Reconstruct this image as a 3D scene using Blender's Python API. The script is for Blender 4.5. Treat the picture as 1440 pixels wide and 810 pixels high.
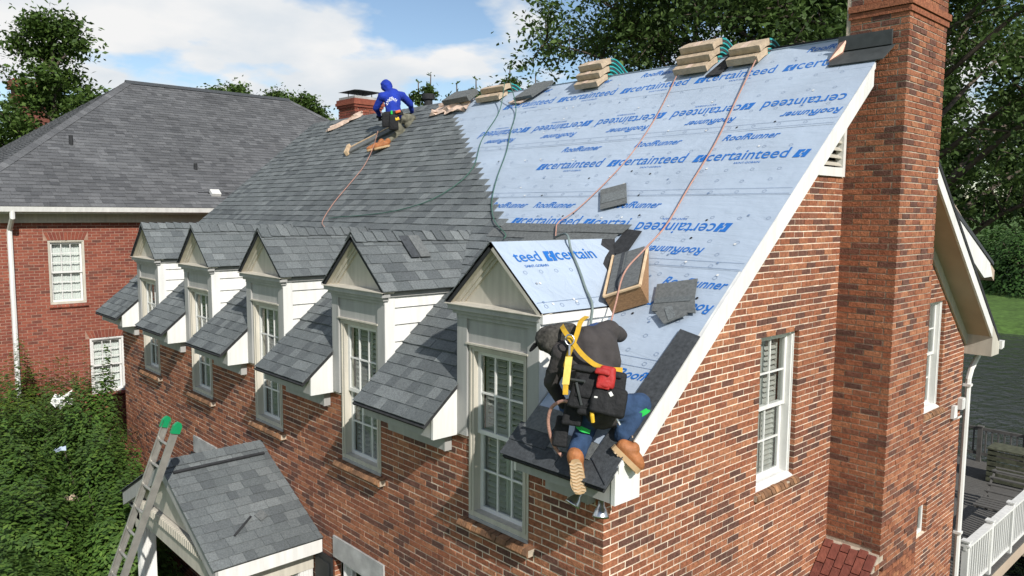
import bpy, bmesh, math, random
import numpy as np
from mathutils import Vector as V, Matrix, noise as mnoise
for o in list(bpy.data.objects): bpy.data.objects.remove(o)
S = bpy.context.scene
COL = S.collection
R = random.Random(11)
rad = math.radians

# ---------------------------------------------------------------- camera
cam = bpy.data.objects.new('camera', bpy.data.cameras.new('camera')); COL.objects.link(cam)
CAM = V((3.941, -4.717, 2.552))
cm = Matrix(((0.6811036, -0.0765844, 0.7281708), (0.7321528, 0.0616092, -0.6783484), (0.0070889, 0.9951578, 0.0980337)))
cam.matrix_world = Matrix.Translation(CAM) @ cm.to_4x4()
cam.data.sensor_width = 36; cam.data.lens = 27.03
cam.data.clip_start = .1; cam.data.clip_end = 3000
S.camera = cam
S.render.resolution_x = 1024; S.render.resolution_y = 576

# ---------------------------------------------------------------- sky, sun, exposure
SUN = V((.775, -.235, .585)).normalized()
world = bpy.data.worlds.new('World'); S.world = world; world.use_nodes = True
wn = world.node_tree.nodes; wl = world.node_tree.links; wn.clear()
def wnode(t, **k):
    n = wn.new(t)
    for a, b in k.items(): setattr(n, a, b)
    return n
sky = wnode('ShaderNodeTexSky', sky_type='NISHITA', sun_disc=False)
sky.sun_elevation = math.asin(SUN.z); sky.sun_rotation = math.atan2(SUN.x, SUN.y)
sky.air_density = 1.0; sky.dust_density = .15; sky.ozone_density = 1.5
bg1 = wnode('ShaderNodeBackground'); bg1.inputs[1].default_value = .115
wl.new(sky.outputs[0], bg1.inputs[0])
tc = wnode('ShaderNodeTexCoord'); sp = wnode('ShaderNodeSeparateXYZ'); wl.new(tc.outputs['Generated'], sp.inputs[0])
def wmath(op, a, b, clamp=False):
    n = wnode('ShaderNodeMath', operation=op, use_clamp=clamp)
    for i, x in enumerate((a, b)):
        if isinstance(x, (int, float)): n.inputs[i].default_value = x
        else: wl.new(x, n.inputs[i])
    return n.outputs[0]
zz = wmath('ADD', wmath('MAXIMUM', sp.outputs[2], 0.0), .22)
cb = wnode('ShaderNodeCombineXYZ')
wl.new(wmath('DIVIDE', sp.outputs[0], zz), cb.inputs[0]); wl.new(wmath('DIVIDE', sp.outputs[1], zz), cb.inputs[1])
cb.inputs[2].default_value = 7.9
n1 = wnode('ShaderNodeTexNoise'); n1.inputs['Scale'].default_value = 1.7; n1.inputs['Detail'].default_value = 9; n1.inputs['Roughness'].default_value = .50
wl.new(cb.outputs[0], n1.inputs['Vector'])
r1 = wnode('ShaderNodeValToRGB'); r1.color_ramp.elements[0].position = .47; r1.color_ramp.elements[1].position = .54
wl.new(n1.outputs['Fac'], r1.inputs[0])
n2 = wnode('ShaderNodeTexNoise'); n2.inputs['Scale'].default_value = 2.3; n2.inputs['Detail'].default_value = 6
wl.new(cb.outputs[0], n2.inputs['Vector'])
r2 = wnode('ShaderNodeValToRGB')
r2.color_ramp.elements[0].position = .36; r2.color_ramp.elements[0].color = (.76, .83, .90, 1)
r2.color_ramp.elements[1].position = .60; r2.color_ramp.elements[1].color = (1, 1, 1, 1)
wl.new(n2.outputs['Fac'], r2.inputs[0])
bg2 = wnode('ShaderNodeBackground'); bg2.inputs[1].default_value = .84
wl.new(r2.outputs[0], bg2.inputs[0])
mx = wnode('ShaderNodeMixShader'); wl.new(r1.outputs[0], mx.inputs[0]); wl.new(bg1.outputs[0], mx.inputs[1]); wl.new(bg2.outputs[0], mx.inputs[2])
wo = wnode('ShaderNodeOutputWorld'); wl.new(mx.outputs[0], wo.inputs[0])
sun = bpy.data.objects.new('sun', bpy.data.lights.new('sun', 'SUN')); COL.objects.link(sun)
sun.data.energy = 5.0; sun.data.angle = rad(.53); sun.data.color = (1, .965, .91)
sun.rotation_euler = SUN.to_track_quat('Z', 'Y').to_euler(); sun.location = (10, -10, 20)
S.view_settings.view_transform = 'Standard'; S.view_settings.look = 'None'; S.view_settings.gamma = 1
S.view_settings.exposure = 0.12; S.view_settings.use_curve_mapping = False

# ---------------------------------------------------------------- materials
MATS = {}
def mat(name, col, rough=.8, var=.15, nscale=6, cols=None, bump=0, bscale=40, metal=0, spec=.3, stretch=None, transl=0, big=0):
    m = bpy.data.materials.new(name); m.use_nodes = True
    nt = m.node_tree; N = nt.nodes; L = nt.links
    b = N['Principled BSDF']; b.inputs['Roughness'].default_value = rough; b.inputs['Metallic'].default_value = metal
    b.inputs['Specular IOR Level'].default_value = spec
    g = N.new('ShaderNodeNewGeometry')
    pos = g.outputs['Position']
    if stretch:
        mp = N.new('ShaderNodeMapping'); mp.inputs['Scale'].default_value = stretch; L.new(pos, mp.inputs[0]); pos = mp.outputs[0]
    if cols:
        oi = N.new('ShaderNodeObjectInfo')
        ad = N.new('ShaderNodeMath'); ad.operation = 'ADD'; L.new(g.outputs['Random Per Island'], ad.inputs[0]); L.new(oi.outputs['Random'], ad.inputs[1])
        fr = N.new('ShaderNodeMath'); fr.operation = 'FRACT'; L.new(ad.outputs[0], fr.inputs[0])
        rp = N.new('ShaderNodeValToRGB'); rp.color_ramp.interpolation = 'LINEAR'
        e = rp.color_ramp.elements
        for i, (p, c) in enumerate(cols):
            x = e[i] if i < 2 else e.new(p)
            x.position = p; x.color = (*c, 1)
        L.new(fr.outputs[0], rp.inputs[0]); base = rp.outputs[0]
    else:
        rgb = N.new('ShaderNodeRGB'); rgb.outputs[0].default_value = (*col, 1); base = rgb.outputs[0]
    def mulnoise(base, scale, amt, detail=4):
        nz = N.new('ShaderNodeTexNoise'); nz.inputs['Scale'].default_value = scale; nz.inputs['Detail'].default_value = detail
        L.new(pos, nz.inputs['Vector'])
        mr = N.new('ShaderNodeMapRange'); mr.inputs[1].default_value = .3; mr.inputs[2].default_value = .7
        mr.inputs[3].default_value = 1 - amt; mr.inputs[4].default_value = 1 + amt; L.new(nz.outputs['Fac'], mr.inputs[0])
        mm = N.new('ShaderNodeMix'); mm.data_type = 'RGBA'; mm.blend_type = 'MULTIPLY'; mm.inputs[0].default_value = 1
        L.new(base, mm.inputs[6]); L.new(mr.outputs[0], mm.inputs[7]); return mm.outputs[2]
    if var: base = mulnoise(base, nscale, var)
    if big: base = mulnoise(base, .7, big, 3)
    L.new(base, b.inputs['Base Color'])
    if bump:
        nb = N.new('ShaderNodeTexNoise'); nb.inputs['Scale'].default_value = bscale; nb.inputs['Detail'].default_value = 5; L.new(pos, nb.inputs['Vector'])
        bp = N.new('ShaderNodeBump'); bp.inputs['Strength'].default_value = bump; bp.inputs['Distance'].default_value = .02
        L.new(nb.outputs['Fac'], bp.inputs['Height']); L.new(bp.outputs[0], b.inputs['Normal'])
    if transl:
        tr = N.new('ShaderNodeBsdfTranslucent'); L.new(base, tr.inputs[0])
        ms = N.new('ShaderNodeMixShader'); ms.inputs[0].default_value = transl
        L.new(b.outputs[0], ms.inputs[1]); L.new(tr.outputs[0], ms.inputs[2]); L.new(ms.outputs[0], N['Material Output'].inputs[0])
    MATS[name] = m; return m
M = MATS
BR = [(0, (.31, .122, .062)), (.14, (.245, .084, .043)), (.28, (.36, .155, .080)), (.43, (.27, .097, .050)), (.55, (.19, .070, .041)), (.67, (.335, .132, .068)), (.77, (.145, .062, .042)), (.86, (.105, .052, .039)), (.93, (.135, .06, .042)), (1, (.23, .086, .047))]
mat('brick', None, .88, .34, 26, BR, bump=.6, bscale=70, big=.11)
mat('brick_red', None, .9, .18, 20, [(0, (.21, .058, .038)), (.3, (.25, .076, .046)), (.6, (.17, .048, .034)), (.85, (.23, .066, .04)), (.95, (.11, .045, .034)), (1, (.20, .056, .036))], bump=.4, bscale=60, big=.1)
mat('brick_sill', None, .9, .4, 9, [(0, (.24, .12, .06)), (.5, (.17, .09, .05)), (1, (.29, .15, .075))], bump=.6, bscale=50)
mat('paver', None, .85, .2, 12, [(0, (.20, .062, .042)), (.5, (.15, .046, .034)), (1, (.225, .075, .048))], bump=.4, bscale=40)
mat('mortar', (.68, .56, .44), .95, .25, 9, bump=.5, bscale=90, big=.22)
mat('mortar_red', (.33, .21, .155), .95, .2, 9, bump=.5, bscale=90)
mat('mortar_grey', (.42, .35, .27), .95, .2, 9, bump=.5, bscale=90)
SH = [(0, (.115, .128, .130)), (.2, (.142, .156, .158)), (.4, (.092, .102, .106)), (.6, (.160, .175, .176)), (.75, (.123, .135, .137)), (.9, (.185, .20, .20)), (1, (.102, .112, .116))]
mat('shingle', None, .93, .25, 55, SH, bump=.6, bscale=230, big=.1)
mat('shingle_old', None, .93, .22, 40, [(0, (.088, .09, .094)), (.3, (.118, .12, .124)), (.55, (.072, .074, .078)), (.8, (.135, .137, .141)), (1, (.094, .096, .10))], bump=.5, bscale=200, big=.14)
mat('shingle_dark', (.055, .06, .065), .9, .3, 30, bump=.5, bscale=200)
mat('shingle_grey', (.135, .142, .14), .93, .22, 35, bump=.5, bscale=220)
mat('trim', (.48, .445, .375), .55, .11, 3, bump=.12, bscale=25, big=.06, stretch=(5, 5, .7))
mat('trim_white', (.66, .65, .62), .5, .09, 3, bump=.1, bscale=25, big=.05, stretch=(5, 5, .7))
mat('trim_shade', (.34, .335, .32), .55, .10, 3, big=.06, stretch=(5, 5, .7))  # grey-beige paint, darkened to carry the weaker light on front trim
mat('soffit_tan', (.42, .33, .25), .7, .08, 3)
mat('sash', (.66, .65, .62), .5, .05, 5)
mat('louver', (.42, .41, .38), .5, .05, 5)
mat('curtain', (.72, .72, .70), .9, .1, 8, stretch=(8, 8, .5))
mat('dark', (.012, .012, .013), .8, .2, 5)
mat('felt', (.028, .029, .031), .85, .3, 20, bump=.4, bscale=120)
mat('concrete', (.36, .355, .34), .9, .25, 5, bump=.3, bscale=60, big=.2)
mat('shutter_black', (.022, .024, .026), .5, .1, 5)
def underlay():
    m = mat('underlayment', (.36, .425, .51), .55, .05, 2.2, spec=.35, big=.05)
    nt = m.node_tree; N = nt.nodes; L = nt.links; b = N['Principled BSDF']
    g = N.new('ShaderNodeNewGeometry'); mp = N.new('ShaderNodeMapping'); mp.inputs['Scale'].default_value = (1.1, 5, 5); L.new(g.outputs['Position'], mp.inputs[0])
    a = N.new('ShaderNodeTexNoise'); a.inputs['Scale'].default_value = 1.3; a.inputs['Detail'].default_value = 5; a.inputs['Distortion'].default_value = .7; L.new(mp.outputs[0], a.inputs['Vector'])
    c = N.new('ShaderNodeTexNoise'); c.inputs['Scale'].default_value = 9; c.inputs['Detail'].default_value = 4; L.new(g.outputs['Position'], c.inputs['Vector'])
    ad = N.new('ShaderNodeMath'); ad.operation = 'MULTIPLY_ADD'; L.new(c.outputs['Fac'], ad.inputs[0]); ad.inputs[1].default_value = .22; L.new(a.outputs['Fac'], ad.inputs[2])
    bp = N.new('ShaderNodeBump'); bp.inputs['Strength'].default_value = .55; bp.inputs['Distance'].default_value = .05
    L.new(ad.outputs[0], bp.inputs['Height']); L.new(bp.outputs[0], b.inputs['Normal'])
underlay()
mat('print_blue', (.012, .125, .42), .55, .06, 5)
mat('print_grey', (.16, .22, .33), .6, .05, 5)
mat('plywood', (.28, .16, .08), .8, .25, 9, stretch=(1, 8, 8), bump=.3, bscale=60)
mat('wood_raw', (.55, .40, .25), .8, .2, 8)
mat('paper', (.43, .335, .235), .85, .16, 14, bump=.6, bscale=26)
mat('paper_pink', (.56, .42, .33), .85, .16, 14, bump=.5, bscale=26)
mat('teal', (.03, .30, .30), .5, .1, 8)
mat('aluminium', (.40, .385, .355), .42, .12, 10, metal=.55)
mat('steel', (.60, .60, .60), .28, .08, 10, metal=1)
mat('green_plastic', (.01, .26, .10), .4, .05, 8)
mat('rope_orange', (.40, .22, .17), .9, .3, 120)
mat('hose_green', (.05, .12, .09), .5, .1, 20)
mat('hose_grey', (.16, .20, .19), .5, .1, 20)
mat('copper', (.55, .33, .25), .35, .2, 12, metal=.7)
mat('flash_dark', (.05, .055, .055), .6, .2, 10)
mat('hoodie', (.052, .046, .045), .95, .22, 9, bump=.6, bscale=16)
mat('cap', (.050, .046, .040), .95, .55, 30, bump=.5, bscale=30)
mat('jeans', (.026, .052, .108), .92, .3, 12, bump=.6, bscale=22)
mat('boot_tan', (.33, .125, .045), .6, .25, 16, bump=.3, bscale=40)
mat('sole', (.42, .28, .15), .8, .15, 14)
mat('harness_yellow', (.52, .31, .02), .7, .15, 22)
mat('strap_green', (.02, .42, .07), .6, .1, 10)
mat('tool_black', (.012, .012, .013), .75, .3, 14, bump=.5, bscale=30)
mat('tool_red', (.36, .022, .02), .6, .15, 14, bump=.3, bscale=30)
mat('tool_yellow', (.70, .42, .03), .5, .05, 5)
mat('lanyard', (.70, .52, .12), .7, .15, 20)
mat('glove', (.03, .06, .16), .8, .3, 20)
mat('skin', (.35, .19, .12), .6, .08, 12)
mat('hoodie_blue', (.012, .034, .29), .9, .18, 9, bump=.6, bscale=18)
mat('camo', None, .95, .1, 5, None) if False else mat('camo', (.12, .115, .085), .95, .62, 9, bump=.4, bscale=25)
mat('white_print', (.75, .77, .82), .8, .1, 8)
mat('orange_tool', (.55, .12, .03), .5, .1, 8)
mat('leaf', None, .6, .25, 1.2, [(0, (.048, .09, .016)), (.35, (.075, .13, .024)), (.65, (.036, .07, .014)), (.88, (.105, .165, .03)), (1, (.052, .095, .018))], transl=.28)
mat('leaf_dark', None, .6, .25, 1.0, [(0, (.048, .088, .02)), (.4, (.070, .12, .026)), (.7, (.034, .064, .016)), (.92, (.10, .155, .036)), (1, (.052, .092, .022))], transl=.3)
mat('leaf_shrub', None, .5, .25, 1.5, [(0, (.048, .10, .017)), (.3, (.075, .145, .025)), (.6, (.030, .066, .013)), (.85, (.115, .19, .032)), (1, (.056, .11, .02))], transl=.22, spec=.4)
mat('leaf_yellow', None, .55, .25, 1.5, [(0, (.07, .115, .016)), (.4, (.10, .15, .02)), (.7, (.045, .08, .014)), (1, (.085, .13, .018))], transl=.28)
mat('leaf_shore', None, .6, .3, .8, [(0, (.04, .095, .02)), (.4, (.065, .14, .028)), (.7, (.026, .062, .014)), (1, (.05, .11, .022))], transl=.25)
mat('bark', (.095, .075, .058), .95, .3, 9, bump=.6, bscale=25)
mat('grass', (.062, .115, .022), .95, .35, 3, bump=.5, bscale=30, big=.2)
mat('deck_grey_shade', (.10, .095, .088), .85, .25, 9, stretch=(1, 6, 1))  # weathered grey wood, with the house's shade put into its colour
mat('deck_mossy', (.075, .078, .05), .9, .4, 9)
mat('mulch', (.06, .045, .03), .95, .4, 8)
def glass():
    m = bpy.data.materials.new('glass'); m.use_nodes = True; nt = m.node_tree; N = nt.nodes; L = nt.links
    N.remove(N['Principled BSDF'])
    t = N.new('ShaderNodeBsdfTransparent'); t.inputs[0].default_value = (.93, .95, .94, 1)
    g = N.new('ShaderNodeBsdfGlossy'); g.inputs['Roughness'].default_value = .03
    lw = N.new('ShaderNodeLayerWeight'); lw.inputs[0].default_value = .5
    p = N.new('ShaderNodeMath'); p.operation = 'POWER'; L.new(lw.outputs['Facing'], p.inputs[0]); p.inputs[1].default_value = 4
    f = N.new('ShaderNodeMath'); f.operation = 'MULTIPLY_ADD'; L.new(p.outputs[0], f.inputs[0]); f.inputs[1].default_value = .6; f.inputs[2].default_value = .045
    x = N.new('ShaderNodeMixShader'); L.new(f.outputs[0], x.inputs[0]); L.new(t.outputs[0], x.inputs[1]); L.new(g.outputs[0], x.inputs[2])
    L.new(x.outputs[0], N['Material Output'].inputs[0]); MATS['glass'] = m
glass()
def water():
    m = mat('water', (.035, .038, .036), .16, 0, spec=.5)
    nt = m.node_tree; N = nt.nodes; L = nt.links
    g = N.new('ShaderNodeNewGeometry'); mp = N.new('ShaderNodeMapping'); mp.inputs['Scale'].default_value = (1, .55, 1); L.new(g.outputs['Position'], mp.inputs[0])
    a = N.new('ShaderNodeTexNoise'); a.inputs['Scale'].default_value = 2.2; a.inputs['Detail'].default_value = 5; L.new(mp.outputs[0], a.inputs['Vector'])
    bp = N.new('ShaderNodeBump'); bp.inputs['Strength'].default_value = 1.0; bp.inputs['Distance'].default_value = .30
    L.new(a.outputs['Fac'], bp.inputs['Height']); L.new(bp.outputs[0], N['Principled BSDF'].inputs['Normal'])
water()

# ---------------------------------------------------------------- mesh helpers
WM = {}                                   # world matrix of every object made here
class MB:
    def __init__(s): s.v = []; s.f = []; s.m = []
    def face(s, pts, mi=0):
        b = len(s.v); s.v += [tuple(p) for p in pts]; s.f.append(list(range(b, b + len(pts)))); s.m.append(mi)
    def prism(s, pts, vec, mi=0, msid=None):
        n = len(pts); vec = V(vec); b = len(s.v)
        pts = [V(p) for p in pts]
        s.v += [tuple(p) for p in pts] + [tuple(p + vec) for p in pts]
        s.f.append(list(range(b, b + n))[::-1]); s.m.append(mi)
        s.f.append(list(range(b + n, b + 2 * n))); s.m.append(mi)
        for i in range(n):
            j = (i + 1) % n; s.f.append([b + i, b + j, b + n + j, b + n + i]); s.m.append(mi if msid is None else msid)
        return s
    def box(s, x0, x1, y0, y1, z0, z1, mi=0):
        return s.prism([(x0, y0, z0), (x1, y0, z0), (x1, y1, z0), (x0, y1, z0)], (0, 0, z1 - z0), mi)
    def fbox(s, F, u0, u1, z0, z1, n0, n1, mi=0):            # box in a wall frame F = (origin, U, N)
        O, U, N = F; Z = V((0, 0, 1))
        P = lambda u, z, n: O + U * u + Z * z + N * n
        return s.prism([P(u0, z0, n0), P(u1, z0, n0), P(u1, z1, n0), P(u0, z1, n0)], N * (n1 - n0), mi)
    def obox(s, c, ax, hs, mi=0):                            # oriented box: centre, three unit axes, half sizes
        c = V(c); a, b, d = [V(q) * h for q, h in zip(ax, hs)]
        return s.prism([c - a - b - d, c + a - b - d, c + a + b - d, c - a + b - d], d * 2, mi)
    def tube(s, path, r, n=8, mi=0, cap=True):
        path = [V(p) for p in path]; k = len(path)
        rr = r if isinstance(r, (list, tuple)) else [r] * k
        t0 = (path[1] - path[0]).normalized(); up = V((0, 0, 1)) if abs(t0.z) < .9 else V((1, 0, 0))
        nrm = t0.cross(up).normalized(); b = len(s.v)
        for i, p in enumerate(path):
            t = (path[min(i + 1, k - 1)] - path[max(i - 1, 0)]).normalized()
            nrm = (nrm - t * nrm.dot(t)).normalized(); bi = t.cross(nrm)
            for j in range(n):
                a = 2 * math.pi * j / n; s.v.append(tuple(p + (nrm * math.cos(a) + bi * math.sin(a)) * rr[i]))
        for i in range(k - 1):
            for j in range(n):
                q = (j + 1) % n; s.f.append([b + i * n + j, b + i * n + q, b + (i + 1) * n + q, b + (i + 1) * n + j]); s.m.append(mi)
        if cap:
            s.f.append(list(range(b, b + n))[::-1]); s.m.append(mi); s.f.append(list(range(b + (k - 1) * n, b + k * n))); s.m.append(mi)
        return s
    def lathe(s, c, axis, prof, n=14, mi=0):                 # prof: list of (radius, height along axis)
        axis = V(axis).normalized(); up = V((0, 0, 1)) if abs(axis.z) < .9 else V((1, 0, 0))
        a = axis.cross(up).normalized(); d = axis.cross(a); b = len(s.v); c = V(c)
        for r, h in prof:
            for j in range(n):
                t = 2 * math.pi * j / n; s.v.append(tuple(c + axis * h + (a * math.cos(t) + d * math.sin(t)) * r))
        for i in range(len(prof) - 1):
            for j in range(n):
                q = (j + 1) % n; s.f.append([b + i * n + j, b + i * n + q, b + (i + 1) * n + q, b + (i + 1) * n + j]); s.m.append(mi)
        s.f.append(list(range(b, b + n))[::-1]); s.m.append(mi)
        s.f.append(list(range(b + (len(prof) - 1) * n, b + len(prof) * n))); s.m.append(mi)
        return s
    def sheet(s, poly, h0, h1):                              # see plate()
        pass
    def build(s, name, mats, parent=None, smooth=False, fix=True):
        me = bpy.data.meshes.new(name)
        off = V((0, 0, 0))
        if parent is None and s.v:
            A = np.array(s.v); off = V(((A[:, 0].min() + A[:, 0].max()) / 2, (A[:, 1].min() + A[:, 1].max()) / 2, A[:, 2].min()))
            s.v = (A - np.array(off)).tolist()
        me.from_pydata(s.v, [], s.f)
        for m in (mats if isinstance(mats, (list, tuple)) else [mats]): me.materials.append(M[m])
        me.polygons.foreach_set('material_index', s.m)
        if fix:
            bm = bmesh.new(); bm.from_mesh(me); bmesh.ops.recalc_face_normals(bm, faces=bm.faces); bm.to_mesh(me); bm.free()
        if smooth: me.polygons.foreach_set('use_smooth', [True] * len(me.polygons))
        me.update()
        return link(me, name, parent, Matrix.Translation(off))
def link(me, name, parent=None, W=None):
    o = bpy.data.objects.new(name, me); COL.objects.link(o)
    W = W if W is not None else Matrix()
    if parent is not None: o.parent = parent; o.matrix_parent_inverse = WM[parent.name].inverted()
    o.matrix_basis = W; WM[o.name] = W
    return o
def tag(o, label=None, cat=None, group=None, kind=None):
    if label: o['label'] = label
    if cat: o['category'] = cat
    if group: o['group'] = group
    if kind: o['kind'] = kind
    return o
def thing(name, loc, label, cat, group=None):
    o = link(None, name, None, Matrix.Translation(V(loc))); o.empty_display_size = .2
    return tag(o, label, cat, group)
def clip(poly, planes):                                      # convex clip, planes (a, b, c): keep a*u + b*v <= c
    for a, b, c in planes:
        out = []; n = len(poly)
        for i in range(n):
            p, q = poly[i], poly[(i + 1) % n]
            dp = a * p[0] + b * p[1] - c; dq = a * q[0] + b * q[1] - c
            if dp <= 0: out.append(p)
            if (dp < 0 < dq) or (dq < 0 < dp):
                t = dp / (dp - dq); out.append((p[0] + (q[0] - p[0]) * t, p[1] + (q[1] - p[1]) * t))
        poly = out
        if len(poly) < 3: return []
    return poly
def planes_of(poly):                                         # half planes of a CCW convex polygon
    r = []
    for i in range(len(poly)):
        (x0, y0), (x1, y1) = poly[i], poly[(i + 1) % len(poly)]
        a, b = (y1 - y0), -(x1 - x0); r.append((a, b, a * x0 + b * y0))
    return r
def area(p): return abs(sum(p[i][0] * p[(i + 1) % len(p)][1] - p[(i + 1) % len(p)][0] * p[i][1] for i in range(len(p)))) / 2
def copies(me, name, parent, mats_list):
    for W in mats_list: link(me, name, parent, W)

# ---------------------------------------------------------------- bricks
CH, BL, JT = .0677, .2032, .0122
def brick_wall(parent, F, rects, bmat, n_single, depth=.09, seed=1):
    """rects: (u0, u1, z0, z1) of every brick; the n_single nearest full bricks are objects, the rest one mesh"""
    O, U, N = F; Z = V((0, 0, 1)); rr = random.Random(seed)
    full = BL - JT
    key = [((O + U * ((r[0] + r[1]) / 2) + Z * ((r[2] + r[3]) / 2)) - CAM).length for r in rects]
    cand = sorted([i for i, r in enumerate(rects) if abs(r[1] - r[0] - full) < 1e-4], key=lambda i: key[i])
    vis = [i for i in cand if rects[i][2] > -2.6]
    single = set(vis[:n_single])
    mb = MB(); h = (CH - JT) / 2
    ub = MB(); b = .003
    for sx in (0,):
        x, y, z = full / 2, depth / 2, h
        ub.v = [(-x, -y, -z), (x, -y, -z), (x, -y, z), (-x, -y, z), (-x, y - b, -z), (x, y - b, -z), (x, y - b, z), (-x, y - b, z), (-x + b, y, -z + b), (x - b, y, -z + b), (x - b, y, z - b), (-x + b, y, z - b)]
        ub.f = [[0, 3, 2, 1], [8, 9, 10, 11]] + [[i, (i + 1) % 4, 4 + (i + 1) % 4, 4 + i] for i in range(4)] + [[4 + i, 4 + (i + 1) % 4, 8 + (i + 1) % 4, 8 + i] for i in range(4)]
    me = bpy.data.meshes.new('brick'); me.from_pydata(ub.v, [], ub.f); me.materials.append(M[bmat]); me.update()
    bmx = bmesh.new(); bmx.from_mesh(me); bmesh.ops.recalc_face_normals(bmx, faces=bmx.faces); bmx.to_mesh(me); bmx.free()
    B = Matrix((U, N, Z)).transposed().to_4x4()
    if B.determinant() < 0: B = Matrix((-U, N, Z)).transposed().to_4x4()
    for i, (u0, u1, z0, z1) in enumerate(rects):
        d = rr.uniform(-.0025, .003)
        if i in single:
            W = Matrix.Translation(O + U * ((u0 + u1) / 2) + Z * ((z0 + z1) / 2) + N * (d - depth / 2)) @ B @ Matrix.Rotation(rr.gauss(0, .004), 4, 'Y') @ Matrix.Rotation(rr.gauss(0, .004), 4, 'Z')
            link(me, 'brick', parent, W)
        else:
            s = rr.gauss(0, .0009); mb.fbox(F, u0, u1, z0 + s, z1 + s, d - depth, d)
    if mb.v: tag(mb.build('bricks', bmat, parent), kind='stuff')
def bond(ua, ub, z0, z1, openings=(), top=None, corner=(0, 0), anchor=None, flip=0):
    """running bond; corner 1 / 2: that end is set back by half a brick on odd / even courses"""
    out = []; i0 = math.floor(z0 / CH); i1 = math.ceil(z1 / CH); anchor = ua if anchor is None else anchor
    for i in range(i0, i1):
        za, zb = i * CH + JT / 2, (i + 1) * CH - JT / 2
        if zb > z1 + .001 or za < z0 - .02: continue
        odd = i % 2; off = BL / 2 if (odd ^ flip) else 0
        lo = ua + (.1016 + JT / 2 if (corner[0] == 1 and odd) or (corner[0] == 2 and not odd) else 0)
        hi = ub - (.1016 + JT / 2 if (corner[1] == 1 and odd) or (corner[1] == 2 and not odd) else 0)
        segs = [(lo, hi)]
        for (o0, o1, p0, p1) in openings:
            if p0 < (za + zb) / 2 < p1:
                ns = []
                for a, b in segs:
                    if o1 <= a or o0 >= b: ns.append((a, b)); continue
                    if o0 > a: ns.append((a, o0))
                    if o1 < b: ns.append((o1, b))
                segs = ns
        for a, b in segs:
            k0 = math.ceil((a + .05 - anchor - off) / BL); k1 = math.floor((b - .05 - anchor - off) / BL)
            cuts = [a - JT / 2] + [anchor + off + k * BL for k in range(k0, k1 + 1)] + [b + JT / 2]
            for s, e in zip(cuts, cuts[1:]):
                x0, x1 = s + JT / 2, e - JT / 2
                if x1 - x0 < .02 or (top and min(top(x0), top(x1)) < zb): continue
                out.append((x0, x1, za, zb))
    return out
def mortar(parent, F, poly, openings, name, mt='mortar', t=.1, rec=.005):
    """backing slab of the wall, recessed behind the brick faces, with holes"""
    us = sorted({p[0] for p in poly} | {o[0] - .004 for o in openings} | {o[1] + .004 for o in openings})
    zs = sorted({p[1] for p in poly} | {o[2] - .004 for o in openings} | {o[3] + .004 for o in openings})
    pp = planes_of(poly); mb = MB(); O, U, N = F; Z = V((0, 0, 1))
    for a, b in zip(us, us[1:]):
        for c, d in zip(zs, zs[1:]):
            mu, mz = (a + b) / 2, (c + d) / 2
            if any(o[0] - .005 < mu < o[1] + .005 and o[2] - .005 < mz < o[3] + .005 for o in openings): continue
            q = clip([(a, c), (b, c), (b, d), (a, d)], pp)
            if q and area(q) > 1e-5: mb.prism([O + U * u + Z * z + N * -t for u, z in q], N * (t - rec))
    return mb.build(name, mt, parent)

# ---------------------------------------------------------------- shingles
def shingle_field(parent, O, U, Vv, N, poly, mt='shingle', expo=.143, n_single=0, seed=1, wid=(.11, .24), keep=None, name='shingle', v0=None, lift=1.0, skirt=.002, right=None):
    """laminated shingle courses in the plane (O, U, Vv); poly is a CCW convex outline in (u, v)"""
    rr = random.Random(seed); pp = planes_of(poly)
    us = [p[0] for p in poly]; vs = [p[1] for p in poly]
    u0, u1 = min(us), max(us); vmin, vmax = (min(vs) if v0 is None else v0), max(vs)
    pieces = []; k = 0
    while vmin + k * expo < vmax:
        va = vmin + k * expo; vb = va + expo + .012; u = u0 - rr.uniform(0, .2); hi = rr.random() < .5
        jog = rr.gauss(0, .0015)
        ue = u1 if right is None else min(u1, right(va, k))
        while u < ue:
            w = min(rr.uniform(*wid), ue - u + .003); hi = not hi
            q = clip([(u, va + jog), (u + w - .003, va + jog), (u + w - .003, vb), (u, vb)], pp)
            if q and area(q) > .0006 and (keep is None or keep(u + w / 2, va + expo / 2)):
                t = (.0125 if hi else .0085) * lift + rr.uniform(-.001, .0012)
                pieces.append((q, va, vb, t))
            u += w
        k += 1
    def geo(mb, pc):
        q, va, vb, t = pc; n = len(q); b = len(mb.v)
        top = [O + U * u + Vv * v + N * (t * (1 - .82 * (v - va) / (vb - va))) for u, v in q]
        bot = [O + U * u + Vv * v - N * skirt for u, v in q]
        mb.v += [tuple(p) for p in top + bot]; mb.f.append(list(range(b, b + n))); mb.m.append(0)
        for i in range(n):
            j = (i + 1) % n; mb.f.append([b + n + i, b + n + j, b + j, b + i]); mb.m.append(0)
    if n_single:
        order = sorted(range(len(pieces)), key=lambda i: ((O + U * pieces[i][0][0][0] + Vv * pieces[i][0][0][1]) - CAM).length)
        sing = set(order[:n_single])
    else: sing = set()
    rest = MB()
    for i, pc in enumerate(pieces):
        if i in sing:
            mb = MB(); geo(mb, pc); mb.build(name, mt, parent, fix=False)
        else: geo(rest, pc)
    if rest.v:
        o = rest.build(name if False else 'shingles', mt, parent, fix=False); tag(o, kind='stuff'); return o

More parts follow.
